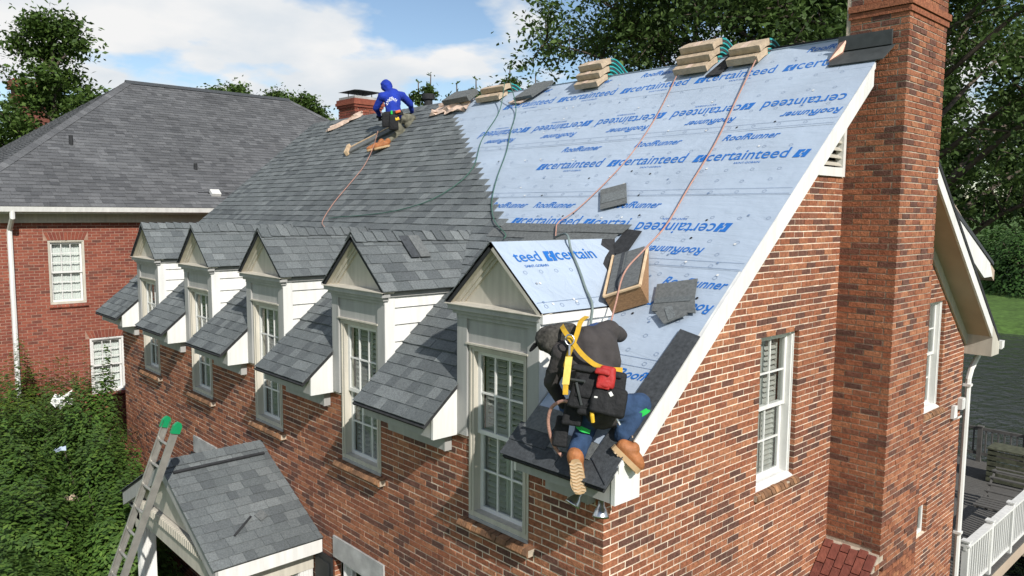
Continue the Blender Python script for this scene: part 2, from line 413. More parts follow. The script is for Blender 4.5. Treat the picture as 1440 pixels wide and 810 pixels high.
# ================================================================ THE SETTING: ground, lake
GZ = -4.3
def ground_h(x, y):
    d = y * .95 - x * .12                                  # distance towards the lake
    t = min(max((d - 10.5) / 4.5, 0), 1); h = GZ - 2.6 * t * t * (3 - 2 * t)
    t2 = min(max((d - 51) / 5, 0), 1); h += 1.9 * t2 * t2 * (3 - 2 * t2)
    h += max(d - 57, 0) * .035 if d < 400 else 12
    return h
gx = sorted(set([-700, -400, -250, -160] + list(range(-120, 60, 5)) + [90, 160, 300, 600])); gy = sorted(set([-500, -250, -120, -60, -35] + list(range(-20, 100, 3)) + [120, 160, 220, 320, 480, 800]))
mb = MB()
mb.v = [(x, y, ground_h(x, y)) for y in gy for x in gx]
nx = len(gx)
mb.f = [[j * nx + i, j * nx + i + 1, (j + 1) * nx + i + 1, (j + 1) * nx + i] for j in range(len(gy) - 1) for i in range(nx - 1)]; mb.m = [0] * len(mb.f)
tag(mb.build('ground', 'grass', None, smooth=True), kind='structure')
mb = MB(); mb.face([(-140, 11.5, -5.55), (70, 11.5, -5.55), (70, 66, -5.55), (-140, 54, -5.55)])
tag(mb.build('lake_water', 'water'), kind='structure')
mb = MB(); mb.box(-16.2, 1.5, -3.2, -.11, GZ - .1, GZ + .02)
tag(mb.build('planting_bed', 'mulch'), kind='structure')

# ================================================================ BRICK HOUSE (the wing being re-roofed)
PT = .8333; YR = 4.41; XL = -12.62; DEP = 8.82; E = .38
SL = math.sqrt(1 + PT * PT); ZR = .9 + PT * YR
rz = lambda y: .9 + PT * y
X, Y, Z = V((1, 0, 0)), V((0, 1, 0)), V((0, 0, 1))
UPF = V((0, 1 / SL, PT / SL)); NF = V((0, -PT / SL, 1 / SL))           # front slope
UPB = V((0, -1 / SL, PT / SL)); NB = V((0, PT / SL, 1 / SL))           # rear slope
house = thing('brick_house', (-6, 4.4, GZ), 'red brick house with five dormers, its grey shingle roof half laid over blue sheeting', 'house')
FF = (V((0, 0, 0)), X, -Y)         # front wall frame
FG = (V((0, 0, 0)), Y, X)          # gable wall frame
DC = [-10.90, -8.50, -6.10, -3.70, -1.30]
HW = .42                            # half of a window opening
# ---- walls
ops = [(c - HW, c + HW, -.4739, .45) for c in DC] + [(-4.36, -3.23, -3.2, -1.49), (-6.9, -5.84, GZ, -2.1), (-8.6, -7.8, -3.2, -1.49)]
fw = mortar(house, FF, [(XL + .004, GZ), (-.004, GZ), (-.004, .42), (XL + .004, .42)], ops, 'front_wall')
brick_wall(fw, FF, bond(XL, 0, GZ, .40, ops, corner=(0, 2), anchor=0, flip=1), 'brick', 300, seed=2)
gw1 = (2.44, 3.25, -.3385, 1.3200); gw2 = (7.03, 7.84, -.3385, 1.3200); gw3 = (7.19, 7.57, -2.2341, -1.7602)
gops = [gw1, gw2, gw3, (3.44, 4.12, 2.98, 4.0)]
gtop = lambda u: rz(min(u, DEP - u)) - .10
gw = mortar(house, FG, [(.004, GZ), (DEP - .004, GZ), (DEP - .004, gtop(0)), (YR, gtop(YR)), (.004, gtop(0))], gops, 'gable_wall')
brick_wall(gw, FG, bond(0, DEP, GZ, ZR, gops, top=gtop, corner=(1, 0)), 'brick', 300, seed=3)
# far gable and rear wall
bw = MB(); bw.box(XL + .1, -.1, DEP - .1, DEP, GZ, .8)
bw.prism([(XL + .1, .1, GZ), (XL + .1, DEP - .1, GZ), (XL + .1, DEP - .1, rz(0) - .1), (XL + .1, YR, ZR - .1), (XL + .1, .1, rz(0) - .1)], (-.1, 0, 0))
bw.build('rear_wall', 'brick_red', house)
# ---- chimney on the gable
cy0, cy1, cx1 = 4.15, 5.27, .635
shz, shb = -1.30, -1.78                 # top and foot of the sloped shoulder
yb0 = 3.62
ch = MB()
ch.box(-.05, cx1 - .007, cy0 + .007, cy1 - .007, shz - .2, 5.75); ch.box(-.05, cx1 - .007, yb0 + .007, cy1 - .007, GZ, shb)
ch.prism([(-.05, yb0 + .007, shb - .01), (-.05, cy0 + .01, shb - .01), (-.05, cy0 + .01, shz - .02)], (cx1 - .007 + .05, 0, 0))
chim = ch.build('chimney', 'mortar_grey', house)
FC1 = (V((0, cy0, 0)), X, -Y); FC2 = (V((cx1, 0, 0)), Y, X); FC3 = (V((0, cy1, 0)), X, Y)
r1_ = bond(0.0, cx1, shz, 5.60, corner=(0, 2), anchor=cx1, flip=1); r2_ = bond(cy0, cy1, GZ, 5.60, corner=(1, 0))
brick_wall(chim, FC1, r1_, 'brick', 150, seed=4); brick_wall(chim, FC2, r2_, 'brick', 150, seed=5)
brick_wall(chim, FC3, bond(0, cx1, shz, 5.6), 'brick', 0, seed=6)
brick_wall(chim, FC2, bond(yb0, cy0 - .012, GZ, shz, corner=(1, 0), top=lambda u: shb + max(0, min(u - yb0, cy0 - yb0)) * (shz - shb) / (cy0 - yb0) + .02), 'brick', 0, seed=7)
brick_wall(chim, (V((0, yb0, 0)), X, -Y), bond(0, cx1, GZ, shb, corner=(0, 2), anchor=cx1, flip=1), 'brick', 0, seed=8)
# corbel bands near the top
cb_ = MB()
for i, (za, zb, d) in enumerate([(4.73, 4.79, .018), (4.80, 4.87, .035), (5.35, 5.42, .04), (5.43, 5.60, .07)]):
    for k in range(7):
        pass
    cb_.box(-.02, cx1 + d, cy0 - d, cy1 + d, za, zb)
cb_.build('corbel_band', 'brick', chim)
# brick paving on the shoulder
sv = V((0, cy0 - yb0, shz - shb)); sl_ = sv.length; sv.normalize(); sn = V((0, -sv.z, sv.y)).normalized()
pm = MB(); 
for j in range(6):
    x0 = .012 + j * (cx1 - .02) / 6; x1 = x0 + (cx1 - .02) / 6 - .012; v = -.18 if j % 2 else -.05
    while v < sl_:
        a, b = max(v, -.02), min(v + .2, sl_ - .03)
        if b - a > .04:
            mb = MB(); o = V((0, yb0, shb)); d = R.uniform(.0, .006)
            mb.prism([o + X * x0 + sv * a - sn * .03, o + X * x1 + sv * a - sn * .03, o + X * x1 + sv * b - sn * .03, o + X * x0 + sv * b - sn * .03], sn * (.038 + d)); mb.build('paving_brick', 'paver', chim)
        v += .212

# ---- roof deck and underlayment
dk = MB()
spans = [(XL - .14, DC[0] - .565, -.44)]
for a, b in zip(DC, DC[1:]): spans += [(a - .565, a + .565, .22), (a + .565, b - .565, -.44)]
spans += [(DC[4] - .565, DC[4] + .565, .22), (DC[4] + .565, E - .012, -.44)]
for x0, x1, y0 in spans:
    dk.prism([(x0, y0, rz(y0) - .052), (x1, y0, rz(y0) - .052), (x1, 3.9, rz(3.9) - .052), (x0, 3.9, rz(3.9) - .052)], NF * .03)
dk.prism([(XL - .14, 3.9, rz(3.9) - .052), (-.002, 3.9, rz(3.9) - .052), (-.002, YR, ZR - .052), (XL - .14, YR, ZR - .052)], NF * .03)
dk.prism([(XL - .14, YR, ZR - .052), (-.002, YR, ZR - .052), (-.002, 9.27, rz(-.45) - .052), (XL - .14, 9.27, rz(-.45) - .052)], NB * .03)
dk.prism([(-.002, 5.5, rz(DEP - 5.5) - .052), (E - .012, 5.5, rz(DEP - 5.5) - .052), (E - .012, 9.27, rz(-.45) - .052), (-.002, 9.27, rz(-.45) - .052)], NB * .03)
roof = dk.build('roof_deck', 'felt', house)
xb = lambda y: -7.72 + (4.33 - y) * 1.70              # ragged edge of the laid shingles
def sheet(y0, y1, xl0, xl1, xr, h, ny=26, name='underlayment_sheet', seed=0):
    """a strip of synthetic underlayment, slightly wrinkled"""
    mb = MB(); nxx = 60; b = 0
    for j in range(ny + 1):
        y = y0 + (y1 - y0) * j / ny; t = j / ny; xl = xl0 + (xl1 - xl0) * t
        for i in range(nxx + 1):
            x = xl + (xr - xl) * i / nxx
            w = mnoise.noise(V((x * .9, y * 5, seed))) * .0018 + mnoise.noise(V((x * 4, y * 3, seed + 9))) * .0008
            edge = min(i, nxx - i, 3) / 3
            p = V((x, y, rz(y))) + NF * (h + w * edge); mb.v.append(tuple(p))
    for j in range(ny):
        for i in range(nxx):
            q = j * (nxx + 1) + i; mb.f.append([q, q + 1, q + nxx + 2, q + nxx + 1]); mb.m.append(0)
    return mb.build(name, 'underlayment', roof, smooth=True)
s4 = sheet(.96, 1.42, -.60, -1.0, E, .004, 10, seed=1)
s4b = sheet(-.44, 1.0, -.72, -.72, E, .003, 30, seed=6)
s3 = sheet(1.37, 2.25, -3.3, -4.6, E, .0065, 18, seed=2)
s2 = sheet(2.20, 3.12, -4.6, -6.1, E, .009, 18, seed=3)
s1 = sheet(3.07, 3.9, -6.1, -7.3, E, .0115, 18, seed=4)
s1b = sheet(3.88, 4.42, -7.3, -8.1, -.003, .0135, 10, seed=5)
mb = MB(); mb.prism([(0.0, 3.87, rz(3.87) + .012), (E, 3.87, rz(3.87) + .012), (E, 4.12, rz(4.12) + .012), (0, 4.12, rz(4.12) + .012)], NF * .004); mb.build('underlayment_sheet', 'underlayment', roof)
mb = MB()                                               # fold over the ridge and rear slope
mb.prism([(-8.1, YR - .01, ZR + .03), (-.003, YR - .01, ZR + .03), (-.003, YR + 1.2, ZR - 1.2 * PT + .03), (-8.1, YR + 1.2, ZR - 1.2 * PT + .03)], (0, 0, .004))
mb.build('underlayment_sheet', 'underlayment', roof)
mb = MB(); mb.prism([(-2.4, YR + .02, ZR + .045), (-.003, YR + .02, ZR + .03), (-.003, YR + .55, ZR - .35), (-2.4, YR + .55, ZR - .35)], (0, 0, .03)); mb.build('ridge_felt', 'felt', roof)
rs = shingle_field(roof, V((0, 2 * YR, .9)), -X, UPB, NB, [(-E + .02, -.58), (-XL + .14, -.58), (-XL + .14, YR * SL), (-E + .02 + .4, YR * SL)][:4], n_single=0, seed=21)
# ---- lettering printed on the underlayment
TM = {}
def text_mesh(body, width, shear=0, bold=.0, font_h=1.0):
    k = (body, width, shear, bold)
    if k in TM: return TM[k]
    cu = bpy.data.curves.new('lettering', 'FONT'); cu.body = body; cu.size = 1; cu.shear = shear; cu.offset = bold; cu.resolution_u = 3
    o = bpy.data.objects.new('lettering', cu); COL.objects.link(o)
    bpy.context.view_layer.update()
    me = bpy.data.meshes.new_from_object(o.evaluated_get(bpy.context.evaluated_depsgraph_get()))
    bpy.data.objects.remove(o)
    xs = [v.co.x for v in me.vertices]; s = width / (max(xs) - min(xs)); x0 = min(xs)
    for v in me.vertices: v.co = ((v.co.x - x0) * s, v.co.y * s * font_h, 0)
    me.name = 'lettering'; me.materials.clear(); me.materials.append(M['print_blue']); TM[k] = me; return me
def logo_mesh():
    mb = MB(); sh = .18
    def q(x0, x1, y0, y1): mb.face([(x0 + sh * y0, y0, 0), (x1 + sh * y0, y0, 0), (x1 + sh * y1, y1, 0), (x0 + sh * y1, y1, 0)])
    q(0, .05, 0, .13); q(.05, .075, 0, .036); q(.05, .075, .094, .13); q(.088, .135, 0, .13); q(.066, .088, .048, .08)
    me = bpy.data.meshes.new('logo'); me.from_pydata(mb.v, [], mb.f); me.materials.append(M['print_blue']); me.update(); return me
LOGO = logo_mesh()
def printed(me, parent, O, U, Vv, N, u, v, h, flip=False, name='printed_lettering', scale=1):
    a, b = (U, Vv) if not flip else (-U, -Vv)
    W = Matrix.Translation(O + U * u + Vv * v + N * h) @ Matrix((a, b, N)).transposed().to_4x4() @ Matrix.Scale(scale, 4)
    o = link(me, name, parent, W); return o
OF = V((0, 0, .9))
CT = text_mesh('certainteed', .95, .0, .006, 1.18); RN = text_mesh('RoofRunner', .68, .30, .016, 1.15); SG = text_mesh('SAINT-GOBAIN', .30, 0, .004)
CTc = text_mesh('certaint', .70, .0, .006, 1.18)
def row(par, kind, y, xs, h, flip=False, xmax=E - .03):
    for x in xs:
        v = y * SL
        if kind == 'c':
            if not flip:
                printed(LOGO, par, OF, X, UPF, NF, x, v - .01, h, name='printed_logo')
                if x + .16 + .95 < xmax: printed(CT, par, OF, X, UPF, NF, x + .165, v, h); printed(SG, par, OF, X, UPF, NF, x + .55, v - .075, h)
                elif x + .16 + .70 < xmax: printed(CTc, par, OF, X, UPF, NF, x + .165, v, h)
            else:
                printed(LOGO, par, OF, X, UPF, NF, x, v + .01, h, True, name='printed_logo'); printed(CT, par, OF, X, UPF, NF, x - .165, v, h, True); printed(SG, par, OF, X, UPF, NF, x - .55, v + .075, h, True)
        else:
            if not flip and x + .68 < xmax: printed(RN, par, OF, X, UPF, NF, x, v, h)
            elif flip: printed(RN, par, OF, X, UPF, NF, x, v, h, True)
P_ = 1.235
seq = lambda last, n: [last - P_ * k for k in range(n)]
H1, H2, H3, H4 = .0155, .013, .0105, .0085
row(s1b, 'r', 4.28, [-.57 - 1.235 * k for k in (0, 2, 3, 4)], H1 + .001, xmax=.2)
row(s1b, 'c', 3.995, [-.72] + seq(-1.95, 4), H1 + .001)
row(s1, 'c', 3.50, seq(.47 - P_, 4), H1, True); printed(CT, s1, OF, X, UPF, NF, .305, 3.50 * SL, H1, True); row(s1, 'r', 3.30, [x for x in seq(.35, 5)], H1, True)
row(s2, 'r', 2.945, seq(-.85, 3), H2); row(s2, 'c', 2.66, [.14] + seq(-1.04, 3), H2)
row(s3, 'r', 2.045, [-1.70, -2.94, -3.75], H3); row(s3, 'c', 1.80, [-3.10], H3, xmax=-.75); printed(LOGO, s3, OF, X, UPF, NF, -1.92, 1.80 * SL - .01, H3, name='printed_logo'); printed(text_mesh('certai', .49, 0, .006), s3, OF, X, UPF, NF, -1.755, 1.80 * SL, H3)
row(s3, 'c', 1.86, [-.02], H3, True); row(s3, 'r', 1.585, [-.14], H3, True)
row(s4, 'r', 1.185, [-.345], H4); row(s4, 'r', 1.03, [.33], H4, True); printed(text_mesh('RoofR', .34, .30, .016), s4b, OF, X, UPF, NF, -.17, .325 * SL, H4 - .001)
pr = text_mesh('ertain', .45, .0, .006)
nc = MB()                                             # printed nailing rings and cap nails on the sheets
def ring(mb, O, U, Vv, N, u, v, h, r=.022, w=.0035, mi=0):
    for k in range(10):
        a, b = 2 * math.pi * k / 10, 2 * math.pi * (k + 1) / 10
        P = lambda t, q: O + U * (u + q * math.cos(t)) + Vv * (v + q * math.sin(t)) + N * h
        mb.face([P(a, r - w), P(a, r), P(b, r), P(b, r - w)], mi)
def disc(mb, O, U, Vv, N, u, v, h, r, mi=0, n=8):
    mb.face([O + U * (u + r * math.cos(2 * math.pi * k / n)) + Vv * (v + r * math.sin(2 * math.pi * k / n)) + N * h for k in range(n)], mi)
for ys, h in (((4.2, 3.85), H1 + .002), ((3.62, 3.38), H1 + .001), ((3.13,), H1 + .001), ((2.82, 2.52, 2.38), H2 + .001), ((2.24,), H2 + .001), ((1.93, 1.66, 1.52), H3 + .001), ((1.40,), H3 + .001), ((1.29, 1.08), H4 + .001), ((.86, .70, .55, .46, .15), H4)):
    for y in ys:
        x = max(xb(y) + .2, -.6 if y < 1.3 else -9) + R.random() * .2
        while x < E - .06:
            if not (3.9 < y and x > -.05): ring(nc, OF, X, UPF, NF, x, y * SL + R.gauss(0, .004), h)
            if R.random() < .35 and not (3.9 < y and x > -.1): disc(nc, OF, X, UPF, NF, x + R.uniform(-.1, .1), y * SL + R.uniform(-.06, .06), h + .002, .014, R.choice([1, 1, 0, 2]))
            x += .30
for y, h in ((3.09, H1 + .001), (3.16, H1 + .001), (2.21, H2 + .001), (2.275, H2 + .001), (1.38, H3 + .001), (1.445, H3 + .001), (.50, H4), (.425, H4)):
    xl = max(xb(y) + .05, -.6 if y < 1.3 else -9)
    nc.face([OF + X * a + UPF * (y * SL + q) + NF * h for a, q in ((xl, 0), (E - .02, 0), (E - .02, .004), (xl, .004))], 0)
tag(nc.build('nail_marks', ['print_grey', 'trim_white', 'dark'], roof), kind='stuff')

# ---- laid shingles on the main slope
def keep_main(u, v):
    y = v / SL
    if y > 1.62: return True
    if y < .20 and any(abs(u - c) < .60 for c in DC): return False
    return u < DC[4]
shingle_field(roof, OF + NF * .013, X, UPF, NF, [(XL - .16, .278), (-1.3, .278), (-1.3, YR * SL + .01), (XL - .16, YR * SL + .01)], n_single=280, seed=22, keep=keep_main, right=lambda v, k: xb(v / SL) + .12 + .03 * math.sin(k * 2.3) if v / SL > 1.60 else 9, v0=.278, wid=(.12, .27), lift=1.35, skirt=.013)
for i in range(31):                                    # ridge caps on the finished part
    x0 = XL - .16 + i * .155; mb = MB()
    for s, up, nn in ((1, UPF, NF), (-1, UPB, NB)):
        a = V((x0, YR, ZR + .022)); mb.prism([a, a + X * .168 + Z * .006, a + X * .168 - up * .15 + Z * .006, a - up * .15], nn * .008)
    mb.build('ridge_cap', 'shingle', roof)

# ---- rakes, rear box, soffits
def rake(parent, x0, x1, ya, yb, dz0, dz1, sgn=1, mt='trim_white', name='rake_board'):
    f = (lambda y: rz(y)) if sgn > 0 else (lambda y: rz(DEP - y))
    mb = MB(); mb.prism([(x0, ya, f(ya) - dz0), (x0, yb, f(yb) - dz0), (x0, yb, f(yb) - dz1), (x0, ya, f(ya) - dz1)], (x1 - x0, 0, 0)); return mb.build(name, mt, parent)
rake(house, E - .03, E, -.04, 3.93, -.006, .235); rake(house, E, E + .012, -.30, 3.93, -.012, .05, name='rake_drip')
rake(house, E - .03, E, 5.30, 8.88, -.006, .235, -1); rake(house, E, E + .012, 5.3, 9.15, -.02, .05, -1, 'felt', 'rake_drip')
rake(house, 0.012, E - .03, 5.30, 8.85, .19, .22, -1, 'soffit_tan', 'rake_soffit'); rake(house, 0.012, E - .03, 0, 3.9, .19, .22, 1, 'soffit_tan', 'rake_soffit')
rake(house, 0.002, .03, 5.30, 8.82, .22, .40, -1, 'trim', 'rake_frieze'); rake(house, 0.002, .03, .0, 4.1, .22, .36, 1, 'trim', 'rake_frieze')
mb = MB(); mb.prism([(-.3, DEP + .0, .365), (-.3, 9.20, .365), (-.3, 9.20, .57), (-.3, DEP + .0, .87)], (E + .3 + .003, 0, 0)); mb.build('eave_return', 'trim', house)
mb = MB(); mb.box(XL, .2, 9.02, 9.20, .36, .50); mb.build('rear_fascia', 'trim_white', house)
mb = MB(); mb.prism([(-12.7, 9.205, .44), (-12.7, 9.33, .46), (-12.7, 9.34, .57), (-12.7, 9.205, .57)], (13.12, 0, 0)); gut = mb.build('rear_gutter', 'trim_white', house)
mb = MB(); mb.tube([(.10, 9.24, .46), (.10, 9.22, .32), (.07, 8.98, .10), (.06, 8.915, -.05), (.06, 8.905, GZ + .2)], .045, 8); ds = mb.build('downspout', 'trim_white', house)
for z in (-.15, -2.6):
    mb = MB(); mb.box(.0, .115, 8.85, 8.96, z - .02, z + .02); mb.build('downspout_strap', 'trim_white', ds)
# rear dormer roof that shows past the back slope
rd = MB(); rc = (-2.2, 10.2)
rd.prism([(-3.4, 6.6, .9), (-.55, 6.6, .9), (-.55, 9.9, .9), (-3.4, 9.9, .9)], (0, 0, .6)); 
rd.prism([(-.55, 9.3, 2.95), (-.55, 12.2, 1.50), (-.55, 12.2, 1.30), (-.55, 9.3, 2.75)], (-2.6, 0, 0))
rdo = rd.build('rear_dormer', 'soffit_tan', house)
mb = MB(); mb.prism([(-.55, 9.6, 2.60), (-.55, 11.75, 1.66), (-.55, 11.95, 1.40), (-.55, 11.45, 1.40), (-.55, 9.6, 2.30)], (.04, 0, 0)); mb.build('rear_rake_board', 'trim_white', rdo)
mb = MB(); mb.prism([(-.5, 9.4, 2.78), (-.5, 11.95, 1.67), (-.5, 11.95, 1.61), (-.5, 9.4, 2.69)], (-2.7, 0, 0)); mb.build('rear_roof', 'shingle_dark', rdo)
# flashing where the rake meets the chimney
mb = MB(); mb.box(-.12, .47, 4.115, 4.146, 4.40, 4.56); mb.prism([(-.14, 3.93, rz(3.93) + .036), (.46, 3.93, rz(3.93) + .036), (.50, 4.145, rz(4.145) + .036), (-.14, 4.145, rz(4.145) + .036)], NF * .012)
mb.build('chimney_flashing', 'flash_dark', house)
mb = MB(); mb.prism([(-.16, 4.0, rz(4.0) + .036), (-.05, 4.1, rz(4.1) + .05), (-.02, 4.14, 4.52), (-.10, 4.14, 4.50)], NF * .02); mb.build('copper_flashing', 'copper', house)
mb = MB(); mb.box(-.35, -.003, 4.16, 5.2, 4.3, 4.72); 
# gable louvre vent
vent = MB(); F = FG
for a in ((3.44, 4.12, 2.98, 3.08), (3.44, 3.50, 3.08, 3.62), (4.06, 4.12, 3.08, 4.0)): vent.fbox(F, *a, -.06, .03)
vo = vent.build('gable_vent', 'trim_white', house)
mb = MB(); mb.prism([(-.12, 3.44, 2.98), (-.12, 4.12, 2.98), (-.12, 4.12, 4.0), (-.12, 3.44, 3.62)], (.02, 0, 0)); mb.build('vent_back', 'dark', vo)
for k in range(6):
    z = 3.10 + k * .085; mb = MB(); P = lambda u, zz, n: F[0] + F[1] * u + Z * zz + F[2] * n
    mb.prism([P(3.49, z, .01), P(3.49, z + .05, -.07), P(3.49, z + .065, -.07), P(3.49, z + .015, .01)], Y * .58); mb.build('vent_slat', 'trim', vo)

# ---- windows
GL = {}
def pane(parent, F, u0, u1, z0, z1, n):
    w, h = round(u1 - u0, 3), round(z1 - z0, 3)
    if (w, h) not in GL:
        mb = MB(); mb.prism([(-w / 2, -.002, -h / 2), (w / 2, -.002, -h / 2), (w / 2, -.002, h / 2), (-w / 2, -.002, h / 2)], (0, .004, 0))
        me = bpy.data.meshes.new('pane'); me.from_pydata(mb.v, [], mb.f); me.materials.append(M['glass']); me.update(); GL[(w, h)] = me
    O, U, N = F; A = Matrix((U, N, Z)).transposed()
    if A.determinant() < 0: A = Matrix((-U, N, Z)).transposed()
    link(GL[(w, h)], 'pane', parent, Matrix.Translation(O + U * (u0 + u1) / 2 + Z * (z0 + z1) / 2 + N * n) @ A.to_4x4())
def window(par, F, u0, u1, z0, z1, cols, rows, casing=.075, n0=0.0, inner='louver', mt='sash', csmt='trim_white', label=None, shade=.0):
    cs = MB()
    cs.fbox(F, u0, u0 + casing, z0, z1, n0 - .12, n0 + .018); cs.fbox(F, u1 - casing, u1, z0, z1, n0 - .12, n0 + .018)
    cs.fbox(F, u0 + casing, u1 - casing, z1 - casing, z1, n0 - .12, n0 + .016); cs.fbox(F, u0 + casing, u1 - casing, z0, z0 + .05, n0 - .12, n0 + .014)
    cs.fbox(F, u0 + casing * .35, u0 + casing * .6, z0 + .05, z1 - casing * .3, n0 + .018, n0 + .03); cs.fbox(F, u1 - casing * .6, u1 - casing * .35, z0 + .05, z1 - casing * .3, n0 + .018, n0 + .03)
    cs.fbox(F, u0 + casing * .35, u1 - casing * .35, z1 - casing * .6, z1 - casing * .35, n0 + .016, n0 + .031)
    w = cs.build('window', csmt, par)
    a, b, c, d = u0 + casing, u1 - casing, z0 + .05, z1 - casing; zm = c + (d - c) * .5
    for (s0, s1, nn, nm) in ((zm - .02, d, n0 - .035, 'u'), (c, zm + .02, n0 - .07, 'l')):
        st, mu = .042, .018; sb = MB()
        sb.fbox(F, a, a + st, s0, s1, nn - .03, nn); sb.fbox(F, b - st, b, s0, s1, nn - .03, nn)
        sb.fbox(F, a + st, b - st, s0, s0 + st, nn - .03, nn - .001); sb.fbox(F, a + st, b - st, s1 - st, s1, nn - .03, nn - .001)
        pw = (b - a - 2 * st) / cols; ph = (s1 - s0 - 2 * st) / rows
        for i in range(1, cols): sb.fbox(F, a + st + i * pw - mu / 2, a + st + i * pw + mu / 2, s0 + st, s1 - st, nn - .026, nn - .004)
        for j in range(1, rows): sb.fbox(F, a + st, b - st, s0 + st + j * ph - mu / 2, s0 + st + j * ph + mu / 2, nn - .025, nn - .005)
        sb.build('sash', mt, w)
        for i in range(cols):
            for j in range(rows): pane(w, F, a + st + i * pw, a + st + (i + 1) * pw, s0 + st + j * ph, s0 + st + (j + 1) * ph, nn - .016)
    ln = n0 - .135
    P = lambda u, z, n: F[0] + F[1] * u + Z * z + F[2] * n
    if inner == 'louver':
        um = (a + b) / 2
        for (l0, l1) in ((a + .005, um - .003), (um + .003, b - .005)):
            for (m0, m1) in ((c, zm), (zm, d)):
                lb = MB(); fr = .04
                lb.fbox(F, l0, l0 + fr, m0, m1, ln - .02, ln); lb.fbox(F, l1 - fr, l1, m0, m1, ln - .02, ln); lb.fbox(F, l0 + fr, l1 - fr, m0, m0 + .06, ln - .02, ln); lb.fbox(F, l0 + fr, l1 - fr, m1 - .05, m1, ln - .02, ln)
                z = m0 + .08
                while z < m1 - .07:
                    lb.prism([P(l0 + fr, z - .006, ln + .012), P(l0 + fr, z + .026, ln - .036), P(l0 + fr, z + .034, ln - .034), P(l0 + fr, z + .002, ln + .014)], F[1] * (l1 - l0 - 2 * fr)); z += .058
                tag(lb.build('louver_shutter', 'louver', w), kind='stuff')
    elif inner == 'curtain':
        lb = MB(); n_ = 40; b_ = 0
        for i in range(n_ + 1):
            u = a + (b - a) * i / n_; nn = ln - .02 + .012 * math.sin(i * 1.9) + .006 * math.sin(i * .7)
            lb.v += [tuple(P(u, c, nn)), tuple(P(u, d, nn))]
        lb.f = [[2 * i, 2 * i + 2, 2 * i + 3, 2 * i + 1] for i in range(n_)]; lb.m = [0] * n_
        lb.build('curtain', 'curtain', w, smooth=True)
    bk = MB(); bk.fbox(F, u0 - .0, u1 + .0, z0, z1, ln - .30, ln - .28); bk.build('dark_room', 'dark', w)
    return w
def brick_sill(w, F, u0, u1, z, out=.07, mt='brick_sill', n=None):
    n = n or max(4, int(round((u1 - u0) / .07))); st = (u1 - u0) / n; P = lambda u, zz, q: F[0] + F[1] * u + Z * zz + F[2] * q
    prof = [(-.10, z + .012), (.02, z - .005), (out - .02, z - .016), (out, z - .052), (out + .003, z - .06), (out - .012, z - .085), (-.10, z - .085)]
    for i in range(n):
        a, b = u0 + i * st + .004, u0 + (i + 1) * st - .004; d = R.gauss(0, .003)
        mb = MB(); mb.prism([P(a, zz + d, q + d) for q, zz in prof], F[1] * (b - a)); mb.build('sill_brick', mt, w)
    mb = MB(); mb.fbox(F, u0 + .002, u1 - .002, z - .083, z - .020, -.10, out - .024); mb.build('sill_mortar', 'mortar_grey', w)

for i, c in enumerate(DC):
    w = window(house, FF, c - HW, c + HW, -.42, 1.30, 3, 2, n0=-.01, inner='louver', csmt='trim')
    mb = MB(); P = lambda u, zz, q: FF[0] + FF[1] * u + Z * zz + FF[2] * q
    mb.prism([P(c - HW + .005, -.42, -.05), P(c - HW + .005, -.40, -.05), P(c - HW + .005, -.425, .012), P(c - HW + .005, -.455, .012), P(c - HW + .005, -.455, -.05)], X * (2 * HW - .01)); mb.build('sill_board', 'trim_shade', w)
    brick_sill(w, FF, c - .50, c + .50, -.455, .10)
for (u0, u1, z0, z1) in (gw1, gw2):
    w = window(house, FG, u0, u1, z0, z1, 2, 2, casing=.06, n0=-.075, inner='louver', mt='trim_white')
    mb = MB(); P = lambda u, zz, q: FG[0] + FG[1] * u + Z * zz + FG[2] * q
    mb.prism([P(u0 + .005, z0 - .0, -.09), P(u0 + .005, z0 + .05, -.09), P(u0 + .005, z0 + .01, -.005), P(u0 + .005, z0 - .02, -.005)], Y * (u1 - u0 - .01)); mb.build('sill_board', 'trim_white', w)
    brick_sill(w, FG, u0 - .03, u1 + .06, z0 - .004, .06)
u0, u1, z0, z1 = gw3
wv = MB(); wv.fbox(FG, u0, u0 + .05, z0, z1, -.1, -.02); wv.fbox(FG, u1 - .05, u1, z0, z1, -.1, -.06); wv.fbox(FG, u0 + .05, u1 - .05, z1 - .05, z1, -.1, -.06); wv.fbox(FG, u0 + .05, u1 - .05, z0, z0 + .05, -.1, -.06)
wv = wv.build('window', 'trim_white', house); pane(wv, FG, u0 + .05, u1 - .05, z0 + .05, z1 - .05, -.08)
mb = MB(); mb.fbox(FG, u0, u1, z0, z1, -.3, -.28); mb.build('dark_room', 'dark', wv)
# small fittings on the gable wall
mb = MB(); mb.prism([(.002, 8.36, -.62), (.002, 8.52, -.62), (.002, 8.50, -.42), (.002, 8.38, -.42)], (.05, 0, 0)); mb.prism([(.05, 8.35, -.64), (.05, 8.53, -.64), (.11, 8.53, -.60), (.11, 8.35, -.60)], (0, 0, .03)); mb.build('vent_hood', 'trim_white', house)
mb = MB(); mb.box(.002, .07, 8.66, 8.80, -.52, -.34); mb.box(.07, .08, 8.68, 8.78, -.50, -.36); mb.build('meter_box', 'trim_white', house)

